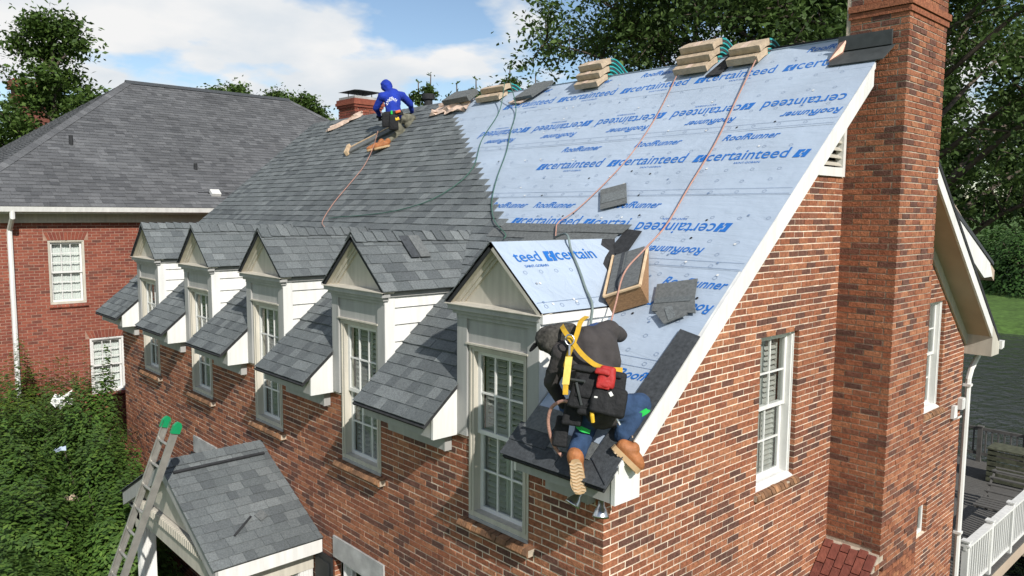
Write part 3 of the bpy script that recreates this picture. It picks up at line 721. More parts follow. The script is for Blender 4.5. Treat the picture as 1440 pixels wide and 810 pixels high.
# ---- ground floor front: lintel, window, shutters
mb = MB(); mb.fbox(FF, -4.36, -3.23, -1.76, -1.488, -.1, .022); mb.build('concrete_lintel', 'concrete', house)
w = window(house, FF, -4.24, -3.35, -3.2, -1.77, 3, 2, n0=-.07, inner='none'); 
def panel_shutter(x0, x1, z0, z1):
    s = MB(); s.fbox(FF, x0, x1, z0, z1, .012, .035); so = s.build('panel_shutter', 'shutter_black', house)
    for a, b in ((z0 + .08, (z0 + z1) / 2 - .05), ((z0 + z1) / 2 + .05, z1 - .08)):
        m2 = MB(); P = lambda u, zz, q: FF[0] + FF[1] * u + Z * zz + FF[2] * q
        m2.fbox(FF, x0 + .06, x1 - .06, a, b, .035, .045); m2.build('shutter_panel', 'shutter_black', so)
panel_shutter(-4.80, -4.38, -3.2, -1.80); panel_shutter(-9.05, -8.63, -3.2, -1.52); panel_shutter(-7.77, -7.35, -3.2, -1.52)
mb = MB(); mb.fbox(FF, -8.95, -8.0, -1.50, -1.22, -.1, .022); mb.build('concrete_lintel', 'concrete', house)
w = window(house, FF, -8.6, -7.8, -3.2, -1.52, 3, 2, n0=-.07, inner='none')

# ---- dormers
RH, RTOP, REAV, DY = .66, 2.28, 1.69, -.10
DSL = math.hypot(RH, RTOP - REAV)
def yback(z): return (z - .9) / PT
def dormer(c, covered, i):
    b = MB()                                            # core: header panel and the body behind it
    b.box(c - .545, c + .545, -.012, .10, 1.29, 1.56)
    b.prism([(c - .54, .04, .70), (c + .54, .04, .70), (c + .54, .04, 1.6), (c - .54, .04, 1.6)], (0, .02, 0)) if False else None
    for s in (-1, 1):
        x = c + s * .535
        b.prism([(x, .06, .80), (x, .06, 1.62), (x, yback(1.62), 1.62), (x, .06 - .02, .80)], (s * .01, 0, 0))
    d = b.build('dormer', 'trim_shade', house)
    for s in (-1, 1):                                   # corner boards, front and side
        mb = MB(); mb.box(min(c + s * .42, c + s * .567), max(c + s * .42, c + s * .564), -.035, .0, .37, 1.537); mb.build('corner_board', 'trim_shade', d)
        x = c + s * .545; mb = MB()
        pl_ = clip([(-.031, .60), (.10, .60), (.10, 1.62), (-.031, 1.62)], [(PT, -1, -.9 + .03)])
        mb.prism([(x, q[0], q[1]) for q in pl_], (s * .023, 0, 0)); mb.build('corner_board', 'trim_white', d)
        z = .92
        while z < 1.62:                                 # lap siding on the cheek
            q = clip([(.10, z), (2, z), (2, min(z + .182, 1.63)), (.10, min(z + .182, 1.63))], [(PT, -1, -.9 + .02)])
            if q and area(q) > .002:
                mb = MB(); n = len(q); 
                bot = [(c + s * .545, yy, zz) for yy, zz in q]; top = [(c + s * (.545 + .028 - .022 * (zz - z) / .195), yy, zz) for yy, zz in q]
                mb.v = bot + top; mb.f = [list(range(n))[::-1], list(range(n, 2 * n))] + [[k, (k + 1) % n, n + (k + 1) % n, n + k] for k in range(n)]; mb.m = [0] * len(mb.f)
                mb.build('siding_board', 'trim_white', d)
            z += .19
    # window head trim
    mb = MB(); mb.box(c - .43, c + .43, -.045, -.0, 1.285, 1.302); mb.build('head_trim', 'trim', d)
    # horizontal cornice, front and returns along the cheeks
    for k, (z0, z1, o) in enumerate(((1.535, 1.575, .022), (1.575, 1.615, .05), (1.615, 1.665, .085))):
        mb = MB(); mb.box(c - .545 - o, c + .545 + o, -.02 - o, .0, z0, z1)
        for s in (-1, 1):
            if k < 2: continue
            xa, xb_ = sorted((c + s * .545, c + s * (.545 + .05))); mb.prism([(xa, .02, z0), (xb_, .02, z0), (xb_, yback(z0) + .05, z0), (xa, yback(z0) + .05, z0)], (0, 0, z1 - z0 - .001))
        mb.build('cornice', 'trim_shade', d)
    mb = MB(); mb.prism([(c - RH, -.125, 1.666), (c + RH, -.125, 1.666), (c + RH, .03, 1.684), (c - RH, .03, 1.684)], (0, 0, .006)); mb.build('cornice_ledge', 'trim', d)
    # tympanum, raking soffits and rake mouldings
    mb = MB(); mb.prism([(c - .60, .012, 1.67), (c + .60, .012, 1.67), (c, .012, 2.24)], (0, .03, 0)); mb.build('tympanum', 'trim', d)
    sr = (RTOP - REAV) / RH
    for s in (-1, 1):
        T = V((s * RH, 0, REAV - RTOP)).normalized(); Nn = V((s * (RTOP - REAV), 0, RH)).normalized(); tip = V((c, 0, RTOP))
        A = lambda t, n, y: tuple(tip + T * t + Nn * n + Y * y)
        mb = MB(); mb.prism([A(.0, -.045, DY + .01), A(DSL, -.045, DY + .01), A(DSL, -.015, DY + .01), A(0, -.015, DY + .01)], (0, .14, 0)); mb.build('raking_soffit', 'trim', d)
        mb = MB(); mb.prism([A(.03, -.085, -.03), A(DSL - .07, -.085, -.03), A(DSL - .03, -.046, -.03), A(.02, -.046, -.03)], (0, .05, 0)); mb.prism([A(.08, -.115, -.012), A(DSL - .12, -.115, -.012), A(DSL - .09, -.086, -.012), A(.05, -.086, -.012)], (0, .03, 0)); mb.build('raking_moulding', 'trim', d)
        mb = MB(); mb.prism([A(-.0, -.05, DY), A(DSL + .01, -.05, DY), A(DSL + .01, -.002, DY), A(0, -.002, DY)], (0, .01, 0)); mb.build('rake_edge', 'felt' if s < 0 or covered else 'trim', d)
        # deck
        yb = yback(RTOP); ye = yback(REAV)
        mb = MB(); p = [A(0, -.015, DY), A(DSL, -.015, DY), (c + s * RH, ye + .05, REAV - .015), (c, yb + .05, RTOP - .015)]
        mb.prism(p, Nn * .014); mb.build('dormer_deck', 'felt', d)
        up = -T
        O = V((c, 0, RTOP)) + T * DSL                    # eave line origin; u along +y, v up the slope
        poly = [(DY - .015, -.015), (ye + .03, -.015), (yb + .03, DSL + .005), (DY - .015, DSL + .005)]
        if s < 0:
            poly2 = [(-p_[0], p_[1]) for p_ in reversed(poly)]
            shingle_field(d, O, -Y, up, Nn, poly2, seed=100 + i)
        elif covered:
            shingle_field(d, O, Y, up, Nn, poly, n_single=110, seed=200 + i, wid=(.11, .23), lift=1.1)
        else:
            mb = MB(); ys = [DY + (ye + .02 - DY) * k / 24 for k in range(25)]
            for j in range(11):
                v = DSL * j / 10; y1 = (ye + .02) + (yb - ye) * j / 10
                ragged = .07 * math.sin(j * 1.9) + .05 * math.sin(j * 4.1 + 1)
                for k in range(25):
                    yy = DY + (y1 - .20 + ragged - DY) * k / 24
                    w_ = mnoise.noise(V((yy * 4, v * 4, 3))) * .003
                    mb.v.append(tuple(O + Y * yy + up * v + Nn * (.005 + w_ * (0 if j in (0, 10) or k in (0, 24) else 1))))
            for j in range(10):
                for k in range(24):
                    q = j * 25 + k; mb.f.append([q, q + 1, q + 26, q + 25]); mb.m.append(0)
            us = mb.build('underlayment_sheet', 'underlayment', d, smooth=True)
            mb = MB(); mb.prism([O + Y * (ye - .35) + Nn * .001, O + Y * (ye + .03) + Nn * .001, O + Y * (yb + .03) + up * DSL + Nn * .001, O + Y * (yb - .3) + up * DSL + Nn * .001], Nn * .0015); mb.build('felt_strip', 'felt', d)
            global D5F; D5F = (O, up, Nn, us, d, yb, ye)
            mb = MB(); mb.box(c + RH - .02, c + RH + .012, DY, ye + .02, REAV - .09, REAV - .012); mb.box(c + RH - .06, c + RH - .02, DY, ye - .05, REAV - .16, REAV - .05); mb.build('eave_trim', 'trim_white', d)
    if covered or True:                                 # ridge caps
        y = DY - .01; k = 0; last = yback(RTOP) + .05 if covered else -2
        while y < last:
            mb = MB(); jl = R.gauss(0, .006); lf = .022 + R.uniform(0, .012)
            for s in (-1, 1):
                T = V((s * RH, 0, REAV - RTOP)).normalized(); Nn = V((s * (RTOP - REAV), 0, RH)).normalized()
                a = V((c, y, RTOP + .012)); t_ = .145 + jl
                mb.prism([a + Z * lf * .9, a + Y * .16 + Z * .004, a + Y * .16 + T * t_ + Nn * .002, a + T * t_ + Nn * lf * .6], Nn * .010)
            mb.build('ridge_cap', 'shingle', d); y += .142
    return d
dormers = [dormer(c, i < 4, i) for i, c in enumerate(DC)]
O5, up5, N5, us5, d5, yb5, ye5 = D5F
v5 = DSL - .27
printed(LOGO, us5, O5, Y, up5, N5, .42, v5 - .01, .0105, name='printed_logo', scale=1.0); printed(text_mesh('certain', .56, 0, .006), us5, O5, Y, up5, N5, .575, v5, .0105); printed(text_mesh('teed', .33, 0, .006), us5, O5, Y, up5, N5, .03, v5, .0105); printed(SG, us5, O5, Y, up5, N5, .09, v5 - .075, .0105)
mb = MB()
for v, n_ in ((.07, 6), (.30, 0), (.48, 4)):
    for k in range(n_): ring(mb, O5, Y, up5, N5, .0 + k * .2 + (.04 if v > .3 else 0), v, .0105)
    if n_: mb.face([O5 + Y * a + up5 * (v + q) + N5 * .0105 for a, q in ((-.08, .045), (.75, .045), (.75, .049), (-.08, .049))]) if v < .1 else None
for k in range(7): disc(mb, O5, Y, up5, N5, R.uniform(-.02, .7), R.choice([.09, .12, .33, .34]), .0115, .013, R.choice([1, 1, 0]))
tag(mb.build('nail_marks', ['print_grey', 'trim_white'], d5), kind='stuff')

# ---- eaves between the dormers
def eave(x0, x1, i, shingled=True):
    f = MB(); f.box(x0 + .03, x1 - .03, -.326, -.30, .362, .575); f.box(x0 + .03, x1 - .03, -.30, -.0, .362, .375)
    e = f.build('eave_fascia', 'trim_shade', house)
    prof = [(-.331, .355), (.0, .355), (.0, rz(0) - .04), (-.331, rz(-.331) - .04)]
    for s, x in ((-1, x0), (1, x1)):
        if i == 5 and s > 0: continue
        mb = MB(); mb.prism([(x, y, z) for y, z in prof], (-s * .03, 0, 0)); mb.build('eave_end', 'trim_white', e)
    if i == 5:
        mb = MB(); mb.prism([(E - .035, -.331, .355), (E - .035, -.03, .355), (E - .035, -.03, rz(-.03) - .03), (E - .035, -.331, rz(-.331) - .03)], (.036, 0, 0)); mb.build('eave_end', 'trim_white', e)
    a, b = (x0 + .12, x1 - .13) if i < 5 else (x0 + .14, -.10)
    mb = MB(); mb.box(a, b, -.085, -.003, .17, .360); mb.box(b - .02, b + .004, -.089, -.002, .165, .361); mb.build('frieze_board', 'trim_shade', e)
    if shingled:
        shingle_field(e, OF + NF * .003, X, UPF, NF, [(x0 - .008, -.58), (x1 + .02, -.58), (x1 + .02, .286), (x0 - .008, .286)], n_single=100, seed=300 + i, wid=(.11, .24), lift=1.15)
    return e
xs_ = [XL - .14] + [v for c in DC for v in (c - .57, c + .57)] + [E]
eaves = [eave(xs_[2 * i], xs_[2 * i + 1], i, i < 5) for i in range(6)]
mb = MB(); mb.prism([(x, -.45, rz(-.45) + .001) for x in (DC[4] + .57, E)] + [(E, -.30, rz(-.30) + .001), (DC[4] + .57, -.30, rz(-.30) + .001)], NF * .002); mb.build('drip_edge', 'felt', eaves[5])
# first starter and shingle courses on the corner eave where the man kneels
def plate(parent, name, pts, h, t, mt):
    mb = MB(); mb.prism([OF + X * x + UPF * (y * SL) + NF * h for x, y in pts], NF * t); return mb.build(name, mt, parent)
plate(eaves[5], 'shingle', [(-.76, -.46), (-.16, -.46), (-.16, -.30), (-.76, -.30)], .010, .009, 'shingle_dark')
plate(eaves[5], 'shingle', [(-.155, -.46), (.40, -.46), (.40, -.31), (-.155, -.31)], .010, .009, 'shingle_dark')
plate(eaves[5], 'shingle', [(-.76, -.345), (-.33, -.345), (-.33, -.20), (-.76, -.20)], .019, .009, 'shingle_dark')
plate(eaves[5], 'shingle', [(-.70, -.235), (-.38, -.235), (-.38, -.05), (-.70, -.05)], .026, .009, 'shingle_grey')
plate(eaves[5], 'shingle', [(-.325, -.32), (.12, -.32), (.12, -.20), (-.325, -.20)], .020, .009, 'shingle_grey')
plate(eaves[5], 'rake_starter', [(.13, -.30), (.39, -.44), (.395, .74), (.17, .78)], .024, .006, 'shingle_dark')
for x0_, x1_, y0_, y1_, h_, m_ in ((-3.3, -2.2, 1.60, 1.72, .022, 'shingle_grey'), (-2.3, -1.30, 1.60, 1.725, .026, 'shingle_grey'), (-3.15, -1.9, 1.685, 1.79, .032, 'shingle_grey'), (-1.95, -1.22, 1.69, 1.80, .036, 'shingle_grey'), (-2.6, -1.35, 1.54, 1.64, .030, 'shingle_grey')):
    plate(roof, 'starter_strip', [(x0_, y0_), (x1_, y0_), (x1_ + .05, y1_), (x0_, y1_)], h_, .007, m_)
plate(roof, 'felt_strip', [(-1.24, 1.50), (-.98, 1.42), (-1.0, 1.74), (-1.22, 1.76)], .020, .004, 'felt')
plate(eaves[5], 'valley_strip', [(-.60, .52), (-.42, .62), (.12, .06), (.02, -.06)], .030, .006, 'shingle_grey')

# ================================================================ MAIN HOUSE behind, hipped roof
XM, XE, EZ, MS = -16.3, -15.86, 2.62, .70
RX = -21.2; RYA, RYB = 2.85, 8.05; RZ_ = EZ + (XE - RX) * MS
yF, yK = RYA - (XE - RX), RYB + (XE - RX); XW = 2 * RX - XE
mh = thing('brick_house', (RX, 5, GZ), 'larger red brick house with grey hipped roof, white gutter and downspout, behind the dormers', 'house')
FM = (V((XM, 0, 0)), Y, X)
mo1 = (-.48, .28, .3385, 1.8279); mo2 = (.30, 1.06, -1.90, -.5416)
mops = [mo1, mo2]
mwall = mortar(mh, FM, [(yF + .5, GZ), (yK - .5, GZ), (yK - .5, 2.30), (yF + .5, 2.30)], mops, 'east_wall', 'mortar_red')
arch = [(mo[0] - .09, mo[1] + .09, mo[3], mo[3] + .2031) for mo in mops]
brick_wall(mwall, FM, bond(yF + .5, 4.0, -3.8, 2.29, mops + arch), 'brick_red', 200, seed=31)
mb = MB(); mb.box(XW + .5, XM - .1, yF + .5, yF + .6, GZ, 2.3); mb.box(XW + .5, XW + .6, yF + .6, yK - .5, GZ, 2.3); mb.box(XW + .6, XM - .1, yK - .6, yK - .5, GZ, 2.3); mb.build('house_wall', 'brick_red', mh)
P = lambda u, zz, q: FM[0] + FM[1] * u + Z * zz + FM[2] * q
for mo in mops:                                          # splayed jack arch over each window
    n = 11; c0 = (mo[0] + mo[1]) / 2; wb, wt = (mo[1] - mo[0]), (mo[1] - mo[0]) + .17
    for k in range(n):
        a0, a1 = k / n - .5, (k + 1) / n - .5; zt = mo[3] + (.2 if k != 5 else .2)
        mb = MB(); mb.prism([P(c0 + wb * a0 + .005, mo[3] + .004, -.08), P(c0 + wb * a1 - .005, mo[3] + .004, -.08), P(c0 + wt * a1 - .005, zt - .006, -.08), P(c0 + wt * a0 + .005, zt - .006, -.08)], X * (.082 if k != 5 else .088)); mb.build('arch_brick', 'brick_red', mwall)
w = window(mh, FM, *mo1, 3, 3, casing=.05, n0=-.03, inner='curtain', csmt='trim'); brick_sill(w, FM, mo1[0] - .03, mo1[1] + .03, mo1[2] - .002, .05, 'brick_red', 10)
w = window(mh, FM, *mo2, 3, 3, casing=.05, n0=-.03, inner='curtain', mt='trim_white'); brick_sill(w, FM, mo2[0] - .03, mo2[1] + .03, mo2[2] - .002, .05, 'brick_red', 10)
mb = MB(); mb.box(XM - .05, XM + .035, yF + .45, yK - .45, 2.24, 2.46); mb.box(XM + .035, XM + .06, yF + .43, yK - .43, 2.24, 2.28); mb.box(XM - .05, XE - .03, yF + .1, yK - .1, 2.46, 2.48); mb.box(XE - .05, XE - .02, yF, yK, 2.44, 2.60); mb.build('frieze_and_soffit', 'trim', mh)
mb = MB(); mb.prism([(XE - .02, yF, 2.47), (XE + .07, yF, 2.49), (XE + .10, yF, 2.60), (XE - .02, yF, 2.60)], (0, yK - yF, 0)); mb.build('gutter', 'trim_white', mh)
mb = MB(); mb.tube([(XE + .03, -1.22, 2.50), (XE + .03, -1.22, 2.36), (XM + .09, -1.22, 2.10), (XM + .07, -1.22, 2.0), (XM + .07, -1.22, GZ + .2)], .055, 8); mb.build('downspout', 'trim_white', mh)
hip = MB()
A_, B_, C_, D_ = V((XE, yF, EZ)), V((XE, yK, EZ)), V((XW, yK, EZ)), V((XW, yF, EZ)); R1, R2 = V((RX, RYA, RZ_)), V((RX, RYB, RZ_))
for f in ([A_, B_, R2, R1], [B_, C_, R2], [C_, D_, R1, R2], [D_, A_, R1]): hip.face(f)
hr = hip.build('hip_roof', 'shingle_old', mh)
sl2 = math.sqrt(1 + MS * MS); upE = V((-1 / sl2, 0, MS / sl2)); nE = V((MS / sl2, 0, 1 / sl2)); L2 = (XE - RX) * sl2
shingle_field(hr, A_ - Y * yF + nE * .003, Y, upE, nE, [(yF, -.03), (yK, -.03), (RYB, L2), (RYA, L2)], 'shingle_old', n_single=0, seed=41, keep=lambda u, v: u < 9.6, wid=(.12, .32), lift=1.5)
upS = V((0, 1 / sl2, MS / sl2)); nS = V((0, -MS / sl2, 1 / sl2))
shingle_field(hr, D_ - X * XW + nS * .003, X, upS, nS, [(XW, -.03), (XE, -.03), (RX + .001, L2), (RX - .001, L2)], 'shingle_old', n_single=0, seed=42, keep=lambda u, v: u > -24, wid=(.12, .32), lift=1.5)
def hipcaps(a, b, n, w, nm='hip_cap', n1=nE, n2=nS):
    d = (b - a) / n; t = d.normalized()
    for k in range(n):
        p = a + d * k; mb = MB()
        for nn in (n1, n2):
            side = (nn.cross(t)).normalized(); 
            other = n2 if nn is n1 else n1
            if side.dot(other) > 0: side = -side
            mb.prism([p + Z * .03, p + d * 1.1 + Z * .022, p + d * 1.1 + side * w + nn * .016, p + side * w + nn * .022], nn * .008)
        mb.build(nm, 'shingle_old', hr)
hipcaps(A_, R1, 42, .16); hipcaps(B_ + (R2 - B_) * .5, R2, 16, .16, n1=nE, n2=V((0, MS / sl2, 1 / sl2)))
mb = MB(); mb.prism([R1 + V((.13, -.05, -.05)), R1 + V((0, -.05, .06)), R1 + V((-.13, -.05, -.05))], (0, RYB - RYA + .1, 0)); mb.build('ridge_vent', 'shingle_dark', hr)
for (x, y, z, nm) in ((-18.08, .53, 4.15, 'pipe_vent'), (-17.32, 3.34, 3.61, 'pipe_vent')):
    mb = MB(); mb.tube([(x, y, z - .05), (x, y, z + (.26 if y < 1 else .2))], .05, 10); mb.prism([V((x, y, z)) + Y * a + upE * b + nE * .012 for a, b in ((-.17, -.14), (.17, -.14), (.12, .16), (-.12, .16))], nE * .012); mb.build(nm, 'felt', hr)
mb = MB(); p0 = V((-16.35, 3.45, 2.95)); mb.prism([p0 + Y * a + upE * b + nE * .02 for a, b in ((-.12, -.1), (.12, -.1), (.12, .1), (-.12, .1))], nE * .09); mb.build('exhaust_vent', 'trim_white', hr)
mb = MB(); mb.prism([p0 + Y * a + upE * b + nE * .013 for a, b in ((-.45, -.05), (.4, -.05), (.36, .16), (-.40, .16))], nE * .01); mb.build('vent_flashing', 'felt', hr)
nh = thing('brick_house', (-43, 6, GZ), 'distant brick house whose broad chimney shows through the left tree', 'house')
mb = MB(); mb.box(-47, -39, 0, 12, GZ, 2.0); mb.build('house_wall', 'brick_red', nh)
mb = MB(); mb.prism([(-47.4, -.4, 2.0), (-38.6, -.4, 2.0), (-43, -.4, 5.0)], (0, 12.8, 0)); mb.build('roof', 'shingle_old', nh)
mb = MB(); mb.box(-43.7, -42.2, 3.95, 5.45, GZ, 8.75); cmo = mb.build('chimney', 'brick_red', nh)
mb = MB(); mb.box(-43.8, -42.1, 3.85, 5.55, 8.05, 8.35); mb.box(-43.85, -42.05, 3.8, 5.6, 8.7, 9.1); mb.build('corbel_band', 'brick_red', cmo)

# ---- small capped chimney on the rear slope of the wing
sc = MB(); sx0, sx1, sy0, sy1 = -12.72, -11.98, 5.05, 5.80
scm = MB(); scm.box(sx0 + .02, sx1 - .02, sy0 + .02, sy1 - .02, 3.2, 5.22); sco = scm.build('chimney', 'mortar_grey', house)
brick_wall(sco, (V((0, sy0, 0)), X, -Y), bond(sx0, sx1, 3.5, 5.1, corner=(0, 2), anchor=sx1, flip=1), 'brick_red', 30, seed=51)
brick_wall(sco, (V((sx1, 0, 0)), Y, X), bond(sy0, sy1, 3.5, 5.1, corner=(1, 0)), 'brick_red', 30, seed=52)
for za, zb, d in ((4.99, 5.05, .03), (5.05, 5.12, .055), (5.12, 5.19, .035)):
    mb = MB(); mb.box(sx0 - d, sx1 + d, sy0 - d, sy1 + d, za, zb - .004); mb.build('corbel_band', 'brick_red', sco)
mb = MB(); mb.box(sx0 + .01, sx1 - .01, sy0 + .01, sy1 - .01, 5.19, 5.25); mb.build('mortar_crown', 'concrete', sco)
mb = MB(); cx_, cy_ = (sx0 + sx1) / 2, (sy0 + sy1) / 2
for a in (-.2, .2):
    for b in (-.2, .2): mb.tube([(cx_ + a, cy_ + b, 5.22), (cx_ + a, cy_ + b, 5.40)], .012, 6)
mb.v += [(cx_ - .38, cy_ - .38, 5.38), (cx_ + .38, cy_ - .38, 5.38), (cx_ + .38, cy_ + .38, 5.38), (cx_ - .38, cy_ + .38, 5.38), (cx_, cy_, 5.46)]; n_ = len(mb.v) - 5
mb.f += [[n_, n_ + 1, n_ + 4], [n_ + 1, n_ + 2, n_ + 4], [n_ + 2, n_ + 3, n_ + 4], [n_ + 3, n_, n_ + 4], [n_ + 3, n_ + 2, n_ + 1, n_]]; mb.m += [0] * 5
mb.build('chimney_cap', 'flash_dark', sco)
mb = MB(); mb.lathe((-8.55, 4.62, 4.2), Z, [(.085, 0), (.085, .55), (.12, .56), (.13, .66), (.085, .67)], 14); mb.build('vent_stack', 'felt', house)

# ================================================================ PORCH
PX, PZ, PE, PY = -6.37, -.745, 1.72, -1.40
porch = thing('entrance_porch', (PX, -.7, GZ), 'small gabled entrance porch with fluted white columns and grey shingles', 'porch')
PS = .50; psl = math.hypot(1, PS)
pd = MB()
for s in (-1, 1):
    nn = V((s * PS / psl, 0, 1 / psl)); dn = V((s / psl, 0, -PS / psl))
    pd.prism([(PX, PY, PZ - .03), V((PX, PY, PZ - .03)) + dn * PE * psl, V((PX, -.005, PZ - .03)) + dn * PE * psl, (PX, -.005, PZ - .03)], nn * .028)
pdo = pd.build('porch_roof', 'felt', porch)
for s in (-1, 1):
    nn = V((s * PS / psl, 0, 1 / psl)); up = V((-s / psl, 0, PS / psl)); O = V((PX, 0, PZ)) - up * PE * psl
    if s > 0: shingle_field(pdo, O, Y, up, nn, [(PY - .02, -.02), (-.006, -.02), (-.006, PE * psl), (PY - .02, PE * psl)], n_single=150, seed=61, wid=(.12, .24), lift=1.15)
    else: shingle_field(pdo, O, -Y, up, nn, [(.006, -.02), (-PY + .02, -.02), (-PY + .02, PE * psl), (.006, PE * psl)], seed=62)
y = PY - .02
while y < -.05:
    mb = MB()
    for s in (-1, 1):
        nn = V((s * PS / psl, 0, 1 / psl)); dn = V((s / psl, 0, -PS / psl)); a = V((PX, y, PZ + .012)); b = min(.16, -.008 - y)
        mb.prism([a + Z * .012, a + Y * b + Z * .004, a + Y * b + dn * .15, a + dn * .15 + nn * .008], nn * .007)
    mb.build('ridge_cap', 'shingle', pdo); y += .143
# gable front: tympanum, rakes, dentil beam, eave fascias
pb = PZ - PE * PS
mb = MB(); mb.prism([(PX - PE + .25, PY + .14, pb + .02), (PX + PE - .25, PY + .14, pb + .02), (PX, PY + .14, PZ - .09)], (0, .04, 0)); mb.build('porch_pediment', 'trim', porch)
for s in (-1, 1):
    dn = V((s / psl, 0, -PS / psl)); nn = V((s * PS / psl, 0, 1 / psl)); a = V((PX, PY + .01, PZ - .03))
    mb = MB(); mb.prism([a, a + dn * PE * psl, a + dn * PE * psl - Z * .19, a - Z * .19], Y * .03); mb.build('porch_rake_board', 'trim_shade', porch)
    mb = MB(); x0, x1 = sorted((PX + s * (PE - .03), PX + s * (PE + .0))); mb.box(x0, x1, PY + .045, -.01, pb - .20, pb - .03); mb.build('porch_eave_fascia', 'trim_white', porch)
    mb = MB(); x0, x1 = sorted((PX + s * (PE - .04), PX + s * (PE - .45))); mb.box(x0, x1, PY + .08, -.01, pb - .22, pb - .19); mb.build('porch_soffit', 'trim_shade', porch)
    x0, x1 = sorted((PX + s * (PE - .24), PX + s * (PE - .44))); mb = MB(); mb.box(x0, x1, PY + .10, -.01, pb - .50, pb - .22); mb.build('porch_side_beam', 'trim', porch)
mb = MB(); mb.box(PX - PE + .24, PX + PE - .24, PY + .10, PY + .30, pb - .35, pb - .0); bo = mb.build('porch_front_beam', 'trim', porch)
k = PX - PE + .30
while k < PX + PE - .3:
    mb = MB(); mb.box(k, k + .032, PY + .055, PY + .101, pb - .10, pb + .01); mb.build('dentil', 'trim', bo); k += .064
for cx_ in (PX - PE + .36, PX + PE - .36):
    for cyy in (PY + .21, -.10):
        mb = MB(); mb.box(cx_ - .10, cx_ + .10, cyy - .10, cyy + (.10 if cyy < -.5 else .09), GZ, pb - .351); co = mb.build('porch_column', 'trim_white', porch)
        for q in range(5):
            mb = MB(); mb.box(cx_ - .085 + q * .036, cx_ - .085 + q * .036 + .02, cyy - .108, cyy - .099, GZ + .2, pb - .42)
            mb.box(cx_ + .099, cx_ + .108, cyy - .085 + q * .036, cyy - .085 + q * .036 + .02, GZ + .2, pb - .42); mb.build('flute', 'trim_white', co)
mb = MB(); mb.box(PX - PE + .1, PX + PE - .1, PY + .0, -.12, GZ - .05, GZ + .15); mb.build('porch_step', 'concrete', porch)
mb = MB(); mb.box(-6.88, -5.86, -.03, .02, GZ + .16, -2.12); mb.build('entrance_door', 'dark', porch)
lt = MB(); lt.lathe((-5.3, -.75, -2.30), Z, [(.02, .40), (.05, .38), (.10, .33), (.04, .30), (.10, .27), (.13, .1), (.11, 0), (.02, -.02)][::-1], 10); lt.tube([(-5.3, -.75, -1.9), (-5.3, -.75, pb - .21)], .008, 6)
tag(lt.build('porch_lantern', 'concrete', None), 'grey urn-shaped lantern hanging under the porch roof', 'lantern')

# debris on the porch roof
def on_plane(O, U, Vv, N, name, mt, pts, h, t, label, cat, group=None, bend=0):
    mb = MB(); mb.prism([O + U * u + Vv * v + N * h for u, v in pts], N * t); return tag(mb.build(name, mt), label, cat, group)
nnp = V((PS / psl, 0, 1 / psl)); upp = V((-1 / psl, 0, PS / psl)); Op = V((PX, 0, PZ)) - upp * PE * psl
mb = MB(); mb.obox(Op + Y * -.70 + upp * 1.66 + nnp * .03, (Y, upp, nnp), (.62, .018, .012)); tag(mb.build('roof_strip', 'felt'), 'long black metal strip lying along the porch ridge', 'strip')
mb = MB(); mb.obox(Op + Y * -.86 + upp * .50 + nnp * .028, ((Y * .80 + upp * .6).normalized(), (upp * .80 - Y * .6).normalized(), nnp), (.19, .013, .006)); tag(mb.build('shingle_offcut', 'felt'), 'thin black shingle offcut lying slantwise on the porch shingles', 'offcut')
on_plane(Op, Y, upp, nnp, 'shingle_offcut', 'shingle_grey', [(-.62, .50), (-.50, .56), (-.54, .68), (-.66, .62)], .018, .008, 'small square shingle scrap lying on the porch shingles', 'offcut')

# ================================================================ LADDER
def lad():
    t1, t2 = V((-5.735, -1.51, -.03)), V((-5.365, -1.51, -.03)); b1, b2 = V((-6.33, -2.08, -2.04)), V((-5.73, -2.02, -1.84))
    d1 = (b1 - t1).normalized(); d2 = (b2 - t2).normalized()
    d = ((d1 + d2) / 2).normalized(); Lg = (GZ + .02 - t1.z) / d.z
    side = (t2 - t1).normalized(); fr = d.cross(side).normalized()
    L = thing('extension_ladder', t1 + d * Lg + side * .18, 'aluminium extension ladder with green rail tips leaning at the porch gable', 'ladder')
    for k, a in enumerate((t1, t2)):
        mb = MB(); m_ = (a + a + d * Lg) / 2; ax = (side, fr, d)
        mb.obox(a + d * Lg / 2, ax, (.006, .042, Lg / 2)); mb.obox(a + d * Lg / 2 + fr * .038 + side * (.012 if k == 0 else -.012), ax, (.014, .005, Lg / 2)); mb.obox(a + d * Lg / 2 - fr * .038 + side * (.012 if k == 0 else -.012), ax, (.014, .005, Lg / 2)); mb.build('rail', 'aluminium', L)
        mb = MB(); c = a; pts = [c + d * .10 + fr * q * .05 for q in (-1, 1)]
        prof = [a + d * .09 - fr * .052, a - d * .01 - fr * .050, a - d * .05 - fr * .025, a - d * .06, a - d * .05 + fr * .025, a - d * .01 + fr * .05, a + d * .09 + fr * .052]
        mb.prism([p - side * .026 for p in prof], side * .052); mb.build('rail_tip', 'green_plastic', L)
    k = .26
    while k < Lg - .1:
        mb = MB(); mb.tube([t1 + d * k, t2 + d * k], .017, 8); mb.build('rung', 'aluminium', L); k += .305
lad()

